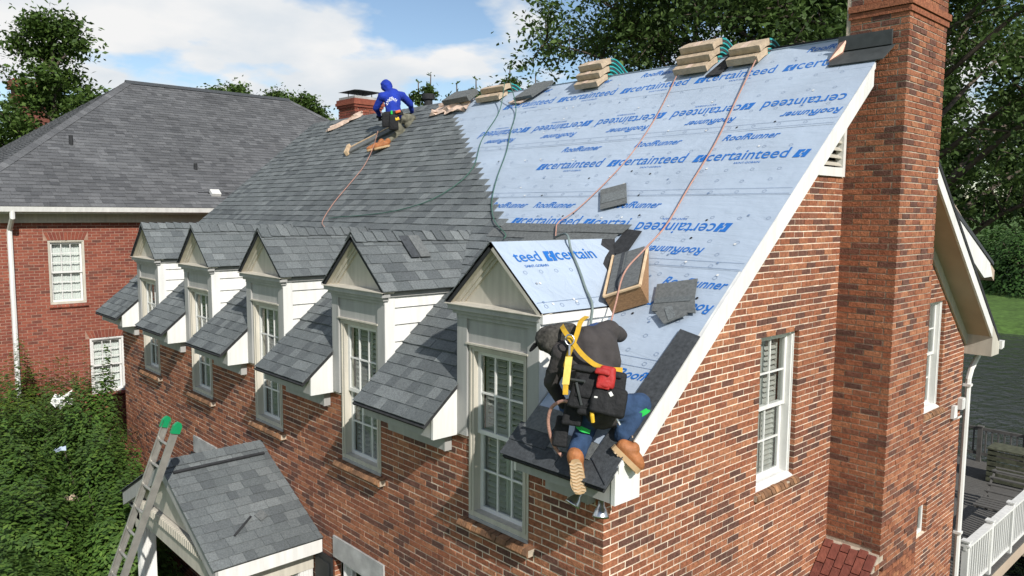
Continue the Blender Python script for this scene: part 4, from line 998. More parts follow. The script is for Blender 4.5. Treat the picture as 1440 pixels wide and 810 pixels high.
# ================================================================ FLOODLIGHTS under the corner eave
for (px_, py_, ax) in ((-.08, -.20, V((-.15, -.55, -.7))), (.16, -.22, V((.12, -.2, -.95)))):
    f = thing('floodlight', (px_, py_, .36), 'chrome bell floodlight under the corner eave, ' + ('in shade' if px_ < 0 else 'catching the sun'), 'floodlight')
    b = V((px_, py_, .36)); mb = MB(); mb.lathe(b, -Z, [(.035, 0), (.035, .02), (.012, .025), (.012, .06)], 10); mb.build('mount', 'steel', f)
    ax = ax.normalized(); c = b - Z * .055; mb = MB(); mb.lathe(c, ax, [(.012, -.01), (.024, 0), (.028, .035), (.045, .06), (.066, .11), (.068, .125), (.060, .118), (.02, .07)], 16); mb.build('bell_shade', 'steel', f, smooth=True)

# ================================================================ ROOFING MATERIAL ON THE ROOF
def bundle(xc, wid, layers, yf, label, grp, lean=0, pinch=False):
    """a bundle of shingles bent over the ridge; layers: index in the stack"""
    y0 = yf; t = .085; z_off = .034 + layers * (t + .012)
    prof = []; n = 14; Rr = .16
    for k in range(n + 1):
        y = y0 + (2 * (YR - y0) + .22) * k / n; d = abs(y - YR); z = ZR - PT * (math.sqrt(d * d + Rr * Rr) - Rr * .55)
        prof.append((y, z))
    th = thing('shingle_bundle', (xc, YR, ZR), label, 'shingle bundle', grp)
    def strip(x0, x1, a, b, mi_n, nm, inner=.0, k0=0, k1=n, parent=th):
        mb = MB()
        P0 = []
        for k in range(k0, k1 + 1):
            y, z = prof[k]; q = prof[min(k + 1, n)]; p = prof[max(k - 1, 0)]; tn = V((0, q[0] - p[0], q[1] - p[1])).normalized(); nn = V((0, -tn.z, tn.y))
            w = R.gauss(0, .003)
            c = V((0, y, z + z_off * 1.15)); P0.append((c + nn * a, c + nn * (b + w)))
        base = len(mb.v)
        for lo, hi in P0:
            bulge = .0
            for (xx, pp) in ((x0, lo), (x1, lo), (x1, hi), (x0, hi)): mb.v.append((xx, pp.y, pp.z))
        for k in range(len(P0) - 1):
            q = base + 4 * k
            for i in range(4): mb.f.append([q + i, q + (i + 1) % 4, q + 4 + (i + 1) % 4, q + 4 + i]); mb.m.append(0)
        mb.f.append([base, base + 1, base + 2, base + 3]); e = base + 4 * (len(P0) - 1); mb.f.append([e + 3, e + 2, e + 1, e]); mb.m += [0, 0]
        return mb.build(nm, mi_n, parent)
    strip(xc - wid / 2, xc + wid / 2 - .03, 0, t, 'paper', 'paper_wrap', k1=n)
    for q in range(3): strip(xc + wid / 2 - .03, xc + wid / 2 + .002 * q, .004 + q * .028, .024 + q * .028, 'teal' if q != 1 else 'shingle_dark', 'shingle_edge', k0=4, k1=n)
    strip(xc + wid / 2 - .032, xc + wid / 2 - .006, 0.002, t - .002, 'paper', 'paper_flap', k0=0, k1=5)
    strip(xc - .06, xc + .02, t, t + .0015, 'paper_pink', 'printed_band', k0=0, k1=8)
    return th
for k in range(3): bundle(-3.93 + .015 * k, .46, k, 4.12 + .03 * k, ['bottom', 'middle', 'top'][k] + ' tan wrapped shingle bundle in the ridge stack nearest the loose black shingle', 'shingle bundles draped over the ridge')
for k in range(3): bundle(-2.08 + .02 * k, .52, k, 4.10 + .04 * k, ['bottom', 'middle', 'top'][k] + ' tan wrapped shingle bundle in the three-high ridge stack above the orange rope', 'shingle bundles draped over the ridge')
for k in range(2): bundle(-1.33 + .01 * k, .44, k, 4.13 + .03 * k, ['lower', 'upper'][k] + ' tan wrapped shingle bundle in the ridge stack closest to the brick chimney', 'shingle bundles draped over the ridge')
for k in range(2): bundle(-6.25 + .06 * k, .60, k, 4.18 + .06 * k, ['lower', 'upper'][k] + ' tan wrapped shingle bundle in the ridge stack beside the shingled edge', 'shingle bundles draped over the ridge')
def lay(name, mt, pts, h, t, label, cat, group=None): return on_plane(OF, X, UPF, NF, name, mt, [(x, y * SL) for x, y in pts], h, t, label, cat, group)
def crumple(name, mt, c, size, label, cat, seed, base=OF, U=X, Vv=UPF, N=NF, hh=.05, n=9, rot=0):
    mb = MB()
    for j in range(n + 1):
        for i in range(n + 1):
            a, b = (i / n - .5) * size[0], (j / n - .5) * size[1]
            a += mnoise.noise(V((i * .5, j * .5, seed))) * size[0] * .16; b += mnoise.noise(V((i * .5, j * .5, seed + 5))) * size[1] * .2
            a, b = a * math.cos(rot) - b * math.sin(rot), a * math.sin(rot) + b * math.cos(rot)
            h = .034 + abs(mnoise.noise(V((i * .45, j * .45, seed + 11)))) * hh
            mb.v.append(tuple(base + U * (c[0] + a) + Vv * (c[1] * SL + b) + N * h))
    for j in range(n):
        for i in range(n): q = j * (n + 1) + i; mb.f.append([q, q + 1, q + n + 2, q + n + 1]); mb.m.append(0)
    return tag(mb.build(name, mt), label, cat)
# open bundle and loose shingles by the shingled edge
lay('loose_shingle_stack', 'shingle_grey', [(-7.45, 4.22), (-6.75, 4.24), (-6.7, 4.42), (-7.3, 4.42)], .10, .10, 'stack of loose grey shingles on torn paper at the ridge', 'shingles')
crumple('torn_paper', 'paper_pink', (-7.25, 4.20), (1.0, .36), 'torn tan bundle wrapper under the loose shingles at the ridge', 'wrapper', 4, hh=.14)
lay('loose_shingle', 'shingle_grey', [(-5.45, 4.10), (-5.05, 4.12), (-4.85, 4.41), (-5.25, 4.41)], .07, .05, 'black loose shingles draped at the ridge between two bundle stacks', 'shingles')
lay('wrapper_scrap', 'paper_pink', [(-5.62, 4.10), (-5.30, 4.06), (-5.1, 4.20), (-5.4, 4.22)], .036, .02, 'tan wrapper scrap under the loose black shingles', 'wrapper')
lay('loose_shingle', 'felt', [(-1.82, 4.07), (-1.60, 4.07), (-1.56, 4.40), (-1.70, 4.40)], .034, .012, 'black felt piece between the two bundle stacks near the chimney', 'felt')
crumple('torn_paper', 'paper_pink', (-11.05, 4.28), (.95, .26), 'long torn tan wrapper lying on the shingles beside the small chimney', 'wrapper', 7, hh=.12, rot=.55)
# loose shingles on the blue sheet
def loose(pts, h, label, bands, mt='shingle_grey'):
    t = thing('loose_shingle', OF + X * pts[0][0] + UPF * (pts[0][1] * SL) + NF * h, label, 'shingle', 'loose shingles on the blue sheeting')
    mb = MB(); mb.prism([OF + X * x + UPF * (y * SL) + NF * h for x, y in pts], NF * .007); mb.build('shingle_mat', mt, t)
    for bp in bands: mb = MB(); mb.prism([OF + X * x + UPF * (y * SL) + NF * (h + .0075) for x, y in bp], NF * .005); mb.build('shingle_tab', 'shingle', t)
loose([(-2.02, 2.27), (-1.71, 2.36), (-1.47, 2.08), (-1.78, 1.99)], .034, 'small square grey shingle lying alone on the blue sheeting', [[(-1.93, 2.19), (-1.63, 2.27), (-1.53, 2.15), (-1.83, 2.07)]])
loose([(-.36, 1.16), (.02, 1.25), (.12, 1.06), (.22, .93), (-.22, .90)], .030, 'larger bent grey shingle on the blue sheeting beside the white rake', [[(-.28, 1.02), (.08, 1.08), (.10, 1.03), (-.25, .97)]])
loose([(-.16, .88), (.02, 1.00), (.17, .90), (.0, .79)], .045, 'grey shingle offcut lying across the bent shingle', [[(-.10, .93), (-.04, .96), (.08, .86), (.03, .82)]])
# plywood seat box with shingles on it
sb = thing('roof_seat', OF + X * -.72 + UPF * (1.15 * SL), 'wooden wedge seat covered with shingle scraps standing on the blue sheeting', 'roof seat')
bx = [(-1.08, 1.40), (-.74, 1.52), (-.32, .98), (-.62, .84)]
Q = lambda p, h: OF + X * p[0] + UPF * (p[1] * SL) + NF * h
hts = [.03, .03, .21, .21]
mb = MB(); lo = [Q(p, .026) for p in bx]; hi = [Q(p, h + .03) for p, h in zip(bx, hts)]
mb.v = [tuple(v) for v in lo + hi]; mb.f = [[0, 1, 2, 3], [7, 6, 5, 4]] + [[i, (i + 1) % 4, 4 + (i + 1) % 4, 4 + i] for i in range(4)]; mb.m = [0] * 6; mb.build('plywood_body', 'plywood', sb)
mb = MB(); hi2 = [Q((p[0] + dx, p[1] + dy), h + .035) for p, h, dx, dy in zip(bx, hts, (.03, -.03, -.03, .03), (0, 0, .01, .01))]; mb.prism(hi2, NF * .012); mb.build('shingle_cover', 'shingle_grey', sb)
for k, (ta, tb) in enumerate(((.25, .36), (.42, .46))):
    mb = MB(); a0, a1 = hi2[0].lerp(hi2[1], ta), hi2[0].lerp(hi2[1], tb); b1, b0 = hi2[3].lerp(hi2[2], tb), hi2[3].lerp(hi2[2], ta); mb.prism([a0 + NF * .0125, a1 + NF * .0125, b1 + NF * .0125, b0 + NF * .0125], NF * .004); mb.build('shingle_band', 'shingle_dark' if k == 0 else 'shingle', sb)
for i, j in ((0, 3), (1, 2), (3, 2)):
    mb = MB(); mb.tube([hi[i] + NF * .004, hi[j] + NF * .004], .016, 6); mb.build('board_edge', 'wood_raw', sb)
# patch on the fourth dormer slope
mb = MB(); T4 = V((RH, 0, REAV - RTOP)).normalized(); N4 = V((RTOP - REAV, 0, RH)).normalized(); o4 = V((DC[3], 0, RTOP))
mb.prism([o4 + Y * a + T4 * b + N4 * .03 for a, b in ((.50, .06), (.62, .06), (.62, .42), (.50, .42))], N4 * .008); tag(mb.build('loose_shingle', 'shingle_dark'), 'black upside-down shingle on the slope of the second dormer from the kneeling man', 'shingle', 'loose shingles on the dormers')
mb = MB(); mb.prism([o4 + Y * a + T4 * b + N4 * .032 for a, b in ((.63, .06), (.78, .06), (.78, .42), (.63, .42))], N4 * .008); tag(mb.build('loose_shingle', 'shingle_grey'), 'plain grey shingle beside the black one on the same dormer slope', 'shingle', 'loose shingles on the dormers')
# plank beside the far worker
pk = thing('roof_plank', OF + X * -9.05 + UPF * (3.45 * SL), 'grey plank with a wooden stop lying on the shingles beside the man in blue', 'plank')
a, b = V((-9.40, 3.33, rz(3.33))) + NF * .05, V((-8.55, 3.86, rz(3.86))) + NF * .05
ax = (b - a).normalized(); sd = NF.cross(ax).normalized()
mb = MB(); mb.obox((a + b) / 2, (ax, sd, NF), ((b - a).length / 2, .10, .015)); mb.build('board', 'shingle_grey', pk)
mb = MB(); mb.obox(a + ax * .02 + NF * .03, (ax, sd, NF), (.03, .17, .045)); mb.build('stop_block', 'wood_raw', pk); mb = MB(); mb.obox((a + b) / 2 + sd * .11, (ax, sd, NF), ((b - a).length / 2, .012, .03)); mb.build('edge_board', 'wood_raw', pk)

# ---- ropes and hoses
def smooth_path(pts, n=10):
    out = []; pts = [V(p) for p in pts]; ext = [pts[0] * 2 - pts[1]] + pts + [pts[-1] * 2 - pts[-2]]
    for i in range(1, len(ext) - 2):
        p0, p1, p2, p3 = ext[i - 1:i + 3]
        for k in range(n):
            t = k / n; out.append(.5 * ((2 * p1) + (p2 - p0) * t + (2 * p0 - 5 * p1 + 4 * p2 - p3) * t * t + (3 * p1 - p0 - 3 * p2 + p3) * t ** 3))
    return out + [pts[-1]]
def cord(name, mt, pts, r, label, cat, h=.045, roofpts=True):
    q = [OF + X * p[0] + UPF * (p[1] * SL) + NF * (h + (p[2] if len(p) > 2 else 0)) for p in pts] if roofpts else pts
    mb = MB(); mb.tube(smooth_path(q), r, 7); return tag(mb.build(name, mt, smooth=True), label, cat)
cord('safety_rope', 'rope_orange', [(-2.30, 4.14, .02), (-2.2, 3.8), (-2.06, 3.3), (-1.99, 2.8), (-2.02, 2.4), (-2.12, 2.0), (-2.2, 1.78, .03), (-2.15, 1.68, .02), (-2.08, 1.60, .02)], .007, 'thin orange rope running down from the three-high bundle stack', 'rope')
cord('safety_rope', 'rope_orange', [(-1.15, 4.2, .05), (-1.05, 3.6), (-.88, 2.9), (-.80, 2.3), (-.73, 1.8), (-.62, 1.4, .14), (-.52, 1.05, .26), (-.47, .80, .16), (-.42, .55, .05), (-.36, .35, .05)], .0085, 'orange safety rope from the chimney-side bundles across the wooden seat', 'rope')
cord('safety_rope', 'rope_orange', [(-8.18, 3.42, .30), (-8.25, 3.22, .10), (-8.16, 2.9), (-8.0, 2.5), (-7.85, 2.1), (-7.6, 1.75), (-7.3, 1.62, .02), (-6.9, 1.5, .02)], .0065, 'orange rope trailing down the shingles from the man in blue', 'rope')
cord('air_hose', 'hose_green', [(-5.75, 4.30, .25), (-5.6, 3.9, .02), (-5.35, 3.3), (-4.9, 2.75), (-4.9, 2.4), (-5.2, 2.12), (-5.8, 1.95), (-6.5, 1.87), (-7.1, 1.83), (-7.5, 1.80)], .0075, 'green hose curving from the ridge bundles across the shingles', 'hose')
cord('air_hose', 'hose_green', [(-5.62, 4.30, .25), (-5.2, 3.9, .02), (-4.8, 3.4), (-4.45, 3.0), (-4.1, 2.5), (-3.75, 2.1), (-3.35, 1.8, .01), (-2.95, 1.62, .01), (-2.9, 1.55, .01)], .0075, 'green hose hanging straight down over the ragged shingle edge', 'hose')
mb = MB(); q = [V((-2.08, 1.60, rz(1.60))) + NF * .06, O5 + Y * .92 + up5 * (DSL + .05) + N5 * .03, O5 + Y * .82 + up5 * .72 + N5 * .025, O5 + Y * .72 + up5 * .45 + N5 * .025, O5 + Y * .62 + up5 * .22 + N5 * .025, O5 + Y * .54 + up5 * .02 + N5 * .03, O5 + Y * .50 - Z * .12 + X * .03, O5 + Y * .42 - Z * .40 + X * .05]
mb.tube(smooth_path(q), .012, 7); tag(mb.build('air_hose', 'hose_grey', smooth=True), 'grey green hose hanging down the blue-sheeted dormer roof', 'hose')

# ================================================================ PEOPLE
def body(name, prims, mats, parent, voxel=.013, wrinkle=.007, smooth_it=3):
    """one continuous figure: tapered limbs and masses fused by a voxel remesh"""
    bm = bmesh.new()
    for p0, p1, r0, r1, mi in prims:
        p0, p1 = V(p0), V(p1); d = p1 - p0; L = d.length
        bmesh.ops.create_icosphere(bm, subdivisions=2, radius=r0, matrix=Matrix.Translation(p0))
        if L > 1e-4:
            bmesh.ops.create_icosphere(bm, subdivisions=2, radius=r1, matrix=Matrix.Translation(p1))
            bmesh.ops.create_cone(bm, cap_ends=True, segments=16, radius1=r0 * .985, radius2=r1 * .985, depth=L, matrix=Matrix.Translation((p0 + p1) / 2) @ d.to_track_quat('Z', 'Y').to_matrix().to_4x4())
    me = bpy.data.meshes.new(name); bm.to_mesh(me); bm.free()
    o = bpy.data.objects.new(name, me); COL.objects.link(o)
    m = o.modifiers.new('r', 'REMESH'); m.mode = 'VOXEL'; m.voxel_size = voxel
    s = o.modifiers.new('s', 'SMOOTH'); s.iterations = smooth_it; s.factor = .5
    bpy.context.view_layer.update()
    me2 = bpy.data.meshes.new_from_object(o.evaluated_get(bpy.context.evaluated_depsgraph_get())); bpy.data.objects.remove(o)
    nr = [v.normal.copy() for v in me2.vertices]
    for v, n in zip(me2.vertices, nr):
        c = v.co; w = mnoise.noise(V((c.x * 13, c.y * 13, c.z * 20))) + .5 * mnoise.noise(V((c.x * 30, c.y * 30, c.z * 38)))
        w += .8 * math.sin(c.x * 40 + c.z * 62 + 5 * mnoise.noise(c * 6)) * max(0, mnoise.noise(c * 5 + V((3, 1, 7))) + .25); v.co = c + n * w * wrinkle
    me2.materials.clear()
    for k in mats: me2.materials.append(M[k])
    P0 = np.array([p[0] for p in prims]); D = np.array([p[1] for p in prims]) - P0; LL = np.maximum((D * D).sum(1), 1e-9); r0 = np.array([p[2] for p in prims]); r1 = np.array([p[3] for p in prims]); MI = np.array([p[4] for p in prims])
    idx = []
    for f in me2.polygons:
        c = np.array(f.center); t = np.clip(((c - P0) * D).sum(1) / LL, 0, 1); q = P0 + D * t[:, None]; dist = np.sqrt(((c - q) ** 2).sum(1)) - (r0 + (r1 - r0) * t); idx.append(int(MI[dist.argmin()]))
    me2.polygons.foreach_set('material_index', idx); me2.polygons.foreach_set('use_smooth', [True] * len(idx)); me2.update()
    me2.name = name
    return link(me2, name, parent)
def hand(prims, wrist, dirn, nrm, mi, curl=.5, s=1):
    d = V(dirn).normalized(); n = V(nrm); n = (n - d * n.dot(d)).normalized(); b = d.cross(n); w = V(wrist)
    prims.append((w, w + d * .05 * s, .026 * s, .03 * s, mi)); 
    for k, (off, ln) in enumerate(((-.033, .068), (-.011, .08), (.011, .075), (.033, .058))):
        a = w + d * .075 * s + b * off * s; prims.append((w + d * .04 * s + b * off * .7 * s, a, .015 * s, .0115 * s, mi)); m_ = a + (d * (1 - curl * .5) - n * curl * .6).normalized() * ln * .55 * s; prims.append((a, m_, .0105 * s, .0095 * s, mi)); e = m_ + (d * (1 - curl) - n * curl * 1.1).normalized() * ln * .5 * s; prims.append((m_, e, .0095 * s, .008 * s, mi))
    a = w + d * .03 * s - b * .03 * s; t1 = a + (d * .6 - b * .8).normalized() * .04 * s; prims.append((a, t1, .014 * s, .012 * s, mi)); prims.append((t1, t1 + (d - n * .3).normalized() * .035 * s, .011 * s, .009 * s, mi))
def strap(parent, name, mt, pts, w, nref, t=.006):
    """flat webbing along a path; nref(p) gives the outward normal"""
    path = smooth_path(pts, 6); mb = MB(); b = 0; k = len(path)
    for i, p in enumerate(path):
        tn = (path[min(i + 1, k - 1)] - path[max(i - 1, 0)]).normalized(); n = nref(p); n = (n - tn * n.dot(tn)).normalized(); s = tn.cross(n)
        for a, c in ((-1, 0), (1, 0), (1, 1), (-1, 1)): mb.v.append(tuple(p + s * a * w / 2 + n * t * c))
    for i in range(k - 1):
        for j in range(4): mb.f.append([4 * i + j, 4 * i + (j + 1) % 4, 4 * i + 4 + (j + 1) % 4, 4 * i + 4 + j]); mb.m.append(0)
    mb.f += [[3, 2, 1, 0], [4 * k - 4, 4 * k - 3, 4 * k - 2, 4 * k - 1]]; mb.m += [0, 0]
    return mb.build(name, mt, parent, smooth=False)

# ---- the kneeling man on the corner eave
TOC = (CAM - V((.1, -.25, 1.2))).normalized()                 # outward on his back
w1 = thing('person', (.1, -.22, .75), 'man in charcoal hoodie, jeans and yellow harness kneeling at the roof corner', 'person')
pr = []
A = lambda a, b, r0, r1, m: pr.append((V(a), V(b), r0, r1, m))
pel, mid, upp_, nck, hed = (.13, -.20, 1.04), (.03, -.20, 1.29), (-.07, -.13, 1.50), (-.17, -.20, 1.565), (-.28, -.335, 1.54)
rs_, re, rh = (-.03, .06, 1.60), (-.09, .27, 1.54), (-.33, .33, 1.58); ls, le, lh = (-.15, -.36, 1.46), (-.27, -.36, 1.20), (-.27, -.22, 1.0)
A(pel, mid, .175, .165, 1); A(mid, upp_, .17, .165, 1); A((.02, -.10, 1.38), (-.03, -.08, 1.50), .17, .165, 1); A((.10, -.13, 1.2), (-.03, -.03, 1.5), .13, .13, 1); A((-.02, -.28, 1.25), (-.12, -.28, 1.45), .13, .12, 1); A(upp_, nck, .13, .075, 1); A(nck, hed, .065, .07, 1)
A(upp_, rs_, .13, .095, 1); A(rs_, re, .085, .066, 1); A(re, rh, .062, .045, 1); A(upp_, ls, .13, .09, 1); A(ls, le, .082, .064, 1); A(le, lh, .06, .042, 1)
A(hed, (-.31, -.35, 1.545), .088, .088, 3); A((-.38, -.335, 1.505), (-.39, -.33, 1.48), .06, .05, 3); A((-.445, -.34, 1.50), (-.448, -.338, 1.49), .014, .016, 3)
rhp, rk, ra = (.20, -.12, 1.02), (.285, .07, 1.05), (.285, -.12, .845); lhp, lk, la = (.06, -.26, .98), (-.03, -.17, .90), (.055, -.41, .700)
A(pel, rhp, .15, .125, 0); A(rhp, rk, .125, .10, 0); A(rk, ra, .095, .078, 0); A(pel, lhp, .15, .12, 0); A(lhp, lk, .115, .095, 0); A(lk, la, .09, .076, 0)
hand(pr, rh, (-.6, -.5, .1), (0, 0, 1), 4); hand(pr, lh, (0, .45, -.7), (0, .5, 1), 4)
body('body', pr, ['jeans', 'hoodie', 'cap', 'skin', 'glove'], w1, wrinkle=.005)
hd_ = [(V((-.285, -.345, 1.560)), V((-.312, -.358, 1.545)), .108, .108, 0), (V((-.25, -.30, 1.59)), V((-.19, -.235, 1.61)), .088, .07, 0), (V((-.265, -.385, 1.51)), V((-.235, -.365, 1.475)), .078, .062, 0)]
body('hood', hd_, ['cap'], w1, voxel=.010, wrinkle=.0045)
br = MB(); fc = V((-.375, -.405, 1.515)); fd = V((-.62, -.28, -.55)).normalized(); fs = fd.cross(V((0, 0, 1))).normalized(); fu = fs.cross(fd)
pts_ = [fc + fd * (.10 * math.sin(math.pi * k / 10) + .0) + fs * (-.095 * math.cos(math.pi * k / 10)) - fu * (.025 * math.sin(math.pi * k / 10)) for k in range(11)]
br.prism(pts_, fu * .008); br.build('cap_brim', 'tool_black', w1)
def boot(parent, ankle, heel, toe, up, k_=1.0):
    """boot: heel and toe are on the sole line, up points from the sole to the ankle"""
    ankle, heel, toe, up = V(ankle), V(heel), V(toe), V(up).normalized(); d = (toe - heel); L = d.length; d.normalize(); up = (up - d * up.dot(d)).normalized(); s = d.cross(up)
    q = []; h = heel + (up * .05 + d * .04) * k_
    q.append((h, toe + (up * .045 - d * .06) * k_, .046 * k_, .047 * k_, 0)); q.append((toe + (up * .04 - d * .06) * k_, toe + (up * .034 - d * .03) * k_, .049 * k_, .042 * k_, 0)); q.append((h, ankle, .047 * k_, .055 * k_, 0)); q.append((h + (up * .03 + d * .05) * k_, toe + (up * .05 - d * .11) * k_, .045 * k_, .044 * k_, 0)); q.append((ankle, ankle + (ankle - h).normalized() * .03, .055 * k_, .055 * k_, 0))
    body('boot', q, ['boot_tan'], parent, voxel=.009, wrinkle=.0025, smooth_it=2)
    out = []
    for k in range(20):
        a = 2 * math.pi * k / 20; x = .5 + .5 * math.cos(a); w_ = (.054 if x > .55 else .044) * k_
        sn_ = math.sin(a); out.append(heel - d * .012 + d * (L + .02) * x + s * w_ * math.copysign(abs(sn_) ** .6, sn_))
    mb = MB(); mb.prism([p - up * .012 for p in out], up * .032 * k_); mb.build('boot_sole', 'sole', parent)
    tr = MB(); e_ = .038 * k_
    for k in range(9):
        c = heel + d * (.012 + (L - .045) * k / 8) - up * .020
        tr.prism([c - s * e_, c - s * e_ * .33 + d * .012, c + s * e_ * .33, c + s * e_ + d * .012, c + s * e_ + d * .024, c + s * e_ * .33 + d * .012, c - s * e_ * .33 + d * .024, c - s * e_ + d * .012], up * .012)
    tr.build('sole_tread', 'wood_raw', parent)
    lc = MB()
    for k in range(4):
        c = toe + (up * (.092 + .012 * k) - d * (.10 + .025 * k)) * k_; lc.tube([c - s * .03, c + up * .006, c + s * .03], .004, 6)
    lc.build('boot_lace', 'wood_raw', parent)
boot(w1, (.36, -.185, .765), (.300, -.262, .775), (.447, -.140, .595), (.43, .56, .71), 1.25); boot(w1, (.075, -.435, .670), (.115, -.485, .68), (.155, -.465, .43), (-.58, .62, .10), 1.22)
bn = lambda p: (V(p) - V((-.02, -.12, 1.3))).normalized() * .5 + TOC * .7
# harness: shoulder straps, chest diagonal, D-ring, shock pack, leg loops
BK = lambda u, v: V(u)
strap(w1, 'harness_strap', 'harness_yellow', [(-.13, -.10, 1.72), (-.06, -.25, 1.70), (-.01, -.345, 1.625), (.0, -.40, 1.55), (-.02, -.43, 1.46), (-.06, -.42, 1.36)], .038, bn)
strap(w1, 'harness_strap', 'harness_yellow', [(-.22, -.30, 1.66), (-.10, -.385, 1.63), (.0, -.40, 1.56), (.075, -.375, 1.475), (.16, -.32, 1.40), (.245, -.245, 1.37), (.29, -.16, 1.36)], .038, bn)
mb = MB(); c = V((-.005, -.435, 1.585)); s_ = TOC.cross(Z).normalized(); u_ = s_.cross(TOC)
mb.tube([c + (s_ * math.cos(a) * .034 + u_ * math.sin(a) * .040) for a in [2 * math.pi * k / 16 for k in range(17)]], .0065, 6); mb.build('d_ring', 'steel', w1, smooth=True)
mb = MB(); mb.tube([c - u_ * .035, c - u_ * .12 + TOC * .01], .009, 6); mb.build('snap_hook', 'steel', w1)
mb = MB(); a = c - u_ * .13 + TOC * .03; b = c - u_ * .34 + s_ * .02 + TOC * .05; mb.obox((a + b) / 2 + TOC * .02, (s_, TOC, (a - b).normalized()), (.026, .016, (a - b).length / 2)); mb.build('shock_pack', 'lanyard', w1)
mb = MB(); mb.obox(b - u_ * .035 + TOC * .02, (s_, TOC, u_), (.02, .012, .04)); mb.build('lanyard_end', 'harness_yellow', w1)
strap(w1, 'leg_strap', 'strap_green', [(.21, .02, .93), (.26, -.06, .94), (.345, -.035, .99), (.375, .06, 1.03), (.33, .13, 1.04)], .045, lambda p: (V(p) - V((.27, .03, 1.02))).normalized() + TOC * .3)
strap(w1, 'leg_strap', 'strap_green', [(-.05, -.30, .88), (.0, -.335, .90), (.06, -.345, .885), (.10, -.30, .87)], .045, lambda p: TOC)
# tool belt: padded back pouches, red bag, loops and handles
def pouch(name, c, w, h, t, mt, tilt=0.0, parent=None):
    """soft padded bag: bevelled block with a little slump and creasing"""
    c = V(c); a = (s_ * math.cos(tilt) + u_ * math.sin(tilt)); b = (u_ * math.cos(tilt) - s_ * math.sin(tilt))
    bm = bmesh.new(); bmesh.ops.create_cube(bm, size=1)
    for v in bm.verts: v.co = V((v.co.x * w * (1.06 if v.co.y < 0 else .94), v.co.y * h, v.co.z * t * (1.15 if v.co.y < 0 else .8)))
    bmesh.ops.bevel(bm, geom=list(bm.edges) + list(bm.verts), offset=min(w, h, t) * .32, segments=3, affect='EDGES', profile=.5)
    bmesh.ops.subdivide_edges(bm, edges=[e for e in bm.edges if e.calc_length() > .035], cuts=3, use_grid_fill=True)
    W = Matrix((a, b, TOC)).transposed()
    for v in bm.verts:
        v.co.z += .012 * (mnoise.noise(V((v.co.x * 22 + c.x * 40, v.co.y * 22, v.co.z * 9)))); v.co.x += .006 * mnoise.noise(V((v.co.y * 30, c.z * 50, v.co.x * 10)))
        v.co = c + TOC * t * .5 + W @ v.co
    me = bpy.data.meshes.new(name); bm.to_mesh(me); bm.free(); me.materials.append(M[mt]); me.polygons.foreach_set('use_smooth', [True] * len(me.polygons)); me.update()
    return link(me, name, parent or w1)
pouch('back_pad', (.205, -.335, 1.215), .40, .33, .07, 'tool_black', .16); pouch('tool_pouch', (.145, -.395, 1.235), .17, .17, .07, 'tool_black', .12); pouch('tool_pouch', (.155, -.395, 1.10), .15, .16, .08, 'tool_black', .1); pouch('tool_pouch', (.25, -.36, 1.15), .15, .2, .09, 'tool_black', .16); pouch('tool_pouch', (.325, -.285, 1.135), .17, .22, .10, 'tool_black', .2); pouch('belt', (.19, -.345, 1.36), .38, .05, .05, 'tool_black', .16)
pouch('red_pouch', (.275, -.325, 1.325), .13, .165, .075, 'tool_red', .16); pouch('red_pocket', (.287, -.375, 1.285), .10, .08, .04, 'tool_red', .16); pouch('red_flap', (.278, -.375, 1.375), .115, .05, .045, 'tool_red', .16); pouch('side_pouch', (.02, -.41, 1.02), .15, .2, .06, 'tool_black', .1); pouch('side_pouch', (-.09, -.42, .85), .11, .24, .05, 'tool_black', .12)
pouch('green_tool', (.355, -.315, 1.145), .04, .09, .03, 'strap_green', -.3); pouch('white_tag', (.35, -.365, 1.215), .026, .035, .012, 'trim_white', -.5); pouch('white_tag', (.275, -.435, 1.19), .034, .014, .008, 'trim_white', .1)
mb = MB(); mb.tube([(.245, -.45, 1.10), (.255, -.46, 1.05), (.26, -.455, 1.0)], [.014, .017, .015], 8); mb.build('tool_handle', 'tool_yellow', w1)
mb = MB(); mb.tube([(.125, -.495, 1.285), (.15, -.50, 1.22), (.175, -.49, 1.12)], .010, 6); mb.tube([(.07, -.50, 1.30), (.19, -.475, 1.30)], .012, 6); mb.build('hammer', 'flash_dark', w1); mb = MB(); mb.tube([(.17, -.47, 1.10), (.22, -.45, 1.13), (.29, -.42, 1.17)], .012, 6); mb.build('tool_bar', 'tool_black', w1)
mb = MB(); mb.tube([(.36, -.30, 1.02), (.385, -.29, .975)], .009, 6); mb.build('tool_bit', 'steel', w1)
cord('lanyard_rope', 'rope_orange', [V(p) for p in ((.18, -.46, 1.09), (.08, -.48, 1.115), (-.03, -.48, 1.11), (-.12, -.50, 1.05), (-.16, -.50, .95), (-.165, -.48, .84), (-.15, -.45, .74), (-.12, -.42, .675), (-.09, -.41, .645))], .014, 'orange braided lanyard rope looping from the kneeling man to the eave', 'rope', roofpts=False)

